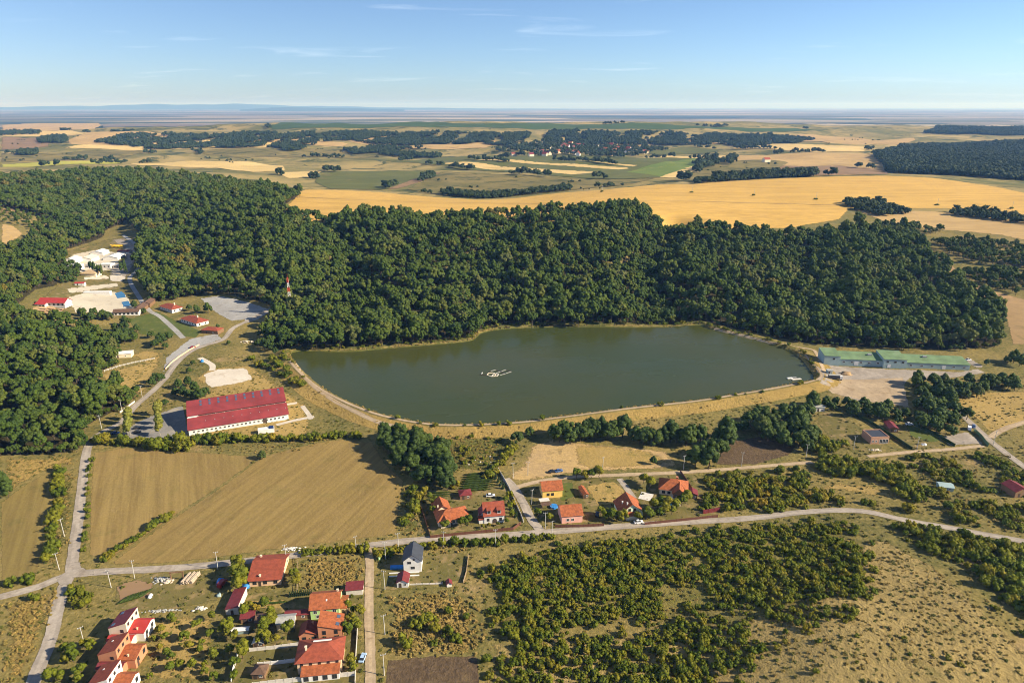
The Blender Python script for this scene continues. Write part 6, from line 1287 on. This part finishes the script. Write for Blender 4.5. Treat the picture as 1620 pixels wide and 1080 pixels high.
scatter_mass('scrub', np.stack([SP_[oth,0], SP_[oth,1], Hgrid(SP_[oth,0], SP_[oth,1])], -1), SS[oth], PC['shrub'], 4, 'low scrub spread over the dry slope', 'scrub', (.75, 1.2))
# dry grass tufts
tu = [density(p, sp, a, b_, k_) for p, sp, a, b_, k_ in [
 ([(612,940),(745,930),(770,1000),(757,1036),(612,1044)], 1.5, .6, 1.5, .9), ([(478,884),(574,877),(575,924),(474,938)], 1.2, .6, 1.2, .95), ([(0,955),(70,935),(92,932),(86,965),(66,1020),(40,1085),(0,1085)], 1.5, .5, 1.3, .9),
 ([(760,1085),(775,1010),(1000,1000),(1300,950),(1375,855),(1440,865),(1640,1000),(1640,1085)], 2.4, .4, 1.0, .7), ([(1385,830),(1460,850),(1640,900),(1640,1000),(1500,900)], 2.6, .5, 1.1, .6), ([(612,740),(650,775),(678,780),(680,848),(632,846),(632,800)], 1.9, .6, 1.3, .8),
 ([(745,900),(900,860),(1335,818),(1390,950),(1100,990),(780,1010)], 2.6, .5, 1.0, .6), ([(620,862),(760,855),(760,866),(740,875),(622,880)], 1.6, .5, 1.1, .8), ([(0,725),(125,720),(126,740),(60,752),(0,785)], 2.4, .5, 1.2, .7), ([(100,745),(122,740),(108,880),(84,895)], 1.9, .5, 1.2, .8),
 ([(1430,700),(1560,712),(1640,700),(1640,745),(1430,722)], 3, .5, 1.2, .6), ([(560,680),(700,676),(900,668),(1100,645),(1250,620),(1280,625),(1100,665),(900,690),(700,690),(600,690)], 2.8, .5, 1.2, .6), ([(480,600),(560,655),(640,672),(600,690),(500,650),(470,610)], 3, .5, 1.2, .6), ([(430,722),(540,698),(520,692),(300,706),(330,712)], 2.2, .5, 1.1, .7), ([(640,690),(790,682),(806,715),(775,748),(715,742)], 2.2, .5, 1.2, .8), ([(1430,722),(1640,745),(1640,860),(1470,815)], 3.2, .5, 1.2, .6), ([(250,968),(340,962),(345,1085),(225,1085)], 2.6, .4, .8, .6)]]
rim = grow(LAKE, 2.6); rim = smooth_closed(rim, 6); rim = rim+rng.uniform(-1, 1, rim.shape); rim = rim[rng.random(len(rim)) < .75]; tu.append((rim, rng.uniform(.5, 1.3, len(rim))))
TP = np.concatenate([s[0] for s in tu]); TS = np.concatenate([s[1] for s in tu])
scatter_mass('dry_grass', np.stack([TP[:,0], TP[:,1], Hgrid(TP[:,0], TP[:,1])], -1), TS, PC['tuft'], 3, 'tall dry golden grass and weeds on the rough plots', 'grass', (.5, 1.1))
# low weeds all over the valley floor, off the roads and the worked fields
WP = fill([G(*p) for p in [(-40,1120),(-40,725),(130,716),(200,690),(150,600),(240,560),(420,562),(470,600),(560,660),(700,690),(880,680),(1290,618),(1290,600),(1640,592),(1700,1120)]], 3.1, .5)
WP = WP[hills(WP[:,0]*30, WP[:,1]*30, 31) > rng.uniform(-1.2, .9, len(WP))]
ok = np.ones(len(WP), bool)
for P_ in NOVEG: ok &= ~inside(WP[:,0], WP[:,1], P_)
for P_, w_ in ROADS: ok &= dist_poly(WP[:,0], WP[:,1], P_, False) > w_*.5+.5
WP = WP[ok]
scatter_mass('weeds', np.stack([WP[:,0], WP[:,1], Hgrid(WP[:,0], WP[:,1])], -1), rng.uniform(.4, 1.25, len(WP)), PC['weed'], 3, 'low weeds and grass tufts on the valley floor', 'weeds', (.4, 1.0))
# vegetable rows in the gardens
for (p0, n_, dx_, dy_, sc_, lab, gp) in [((200,948),5,7.5,-2.2,(2.6,.7,.6),'green vegetable row in the brown plot above the townhouses','vegetable rows above the townhouses'),((395,955),3,22,-.6,(3.0,.6,.5),'planted row on the narrow lawn of the village plots','planted rows on the narrow lawn'),((690,790),4,3,-3.5,(4.0,.6,.5),'planted row behind the orange-roofed bungalow','planted rows behind the bungalow')]:
    for k in range(n_):
        x, y = G(p0[0]+dx_*k, p0[1]+dy_*k); o = tag(link('vegetable_row', vr), lab, 'vegetable row', gp); o.location = (x, y, H(x, y)); o.scale = sc_; o.rotation_euler[2] = R(60 if gp.endswith('townhouses') else 5)
# pale stones by the marshy meadow
st = density([(735,728),(765,718),(785,724),(770,736),(740,738)], 2.2, .3, .9, .6)
sm = [mesh_np('stone', ICO1[0]*(1+rng.uniform(-.25,.25,(len(ICO1[0]),1)))*np.array([1,.8,.5]), ICO1[1], M['w_conc']) for _ in range(3)]
scatter_mass('stone_rubble', np.stack([st[0][:,0], st[0][:,1], Hgrid(st[0][:,0], st[0][:,1])], -1), st[1], proto('stone_prototypes', sm), 3, 'scattered pale rubble stones in the weedy meadow', 'rubble')
# ------------------------------------------------------------------ hills on the horizon
def far_hills(pts, Y, depth):
    P = [(Wd(px_, Y)[0] if False else (px_-810)/F*(Y*CP+CAM_H*SP), h_) for px_, h_ in pts]
    xs = np.linspace(P[0][0], P[-1][0], 160); hs = np.interp(xs, [p[0] for p in P], [p[1] for p in P]); hs = hs*(1+.10*np.sin(xs/900)+.06*np.sin(xs/370+1)); VV = []; FF = []; m = 9
    for i, (x, h_) in enumerate(zip(xs, hs)):
        for k in range(m): VV.append((x*(Y+depth*(k/(m-1)-.5))/Y, Y+depth*(k/(m-1)-.5), -8+(h_+8)*math.sin(math.pi*k/(m-1))**1.3))
    for i in range(len(xs)-1):
        for k in range(m-1): a = i*m+k; FF.append((a, a+m, a+m+1, a+1))
    tag(link('distant_hills', mesh('distant_hills', VV, [f[::-1] for f in FF], M['hillwood'], True)), kind='structure')
M['hillwood'] = plain('wooded_hills', (.06,.08,.045), .95, .3, .001, .05)
far_hills([(-300,100),(60,150),(200,250),(330,300),(420,260),(520,170),(620,110),(760,50),(900,20)], 42000, 9000)
far_hills([(380,40),(430,120),(480,130),(560,100),(640,40)], 30000, 5000)
# ------------------------------------------------------------------ the air
m_h = bpy.data.materials.new('haze_air'); m_h.use_nodes = True; nt = m_h.node_tree; nt.nodes.clear()
ho = nt.nodes.new('ShaderNodeOutputMaterial'); hv = nt.nodes.new('ShaderNodeVolumePrincipled'); nt.links.new(hv.outputs[0], ho.inputs['Volume'])
hv.inputs['Color'].default_value = (.22,.47,1.0,1); hv.inputs['Absorption Color'].default_value = (1,1,1,1); hv.inputs['Density'].default_value = 4.8e-5; hv.inputs['Anisotropy'].default_value = .1
tag(MB().box(-100000, 100000, -3000, 66000, -12, 420).build('haze', m_h), 'pale blue haze lying over the distant plain', 'haze', kind='stuff')
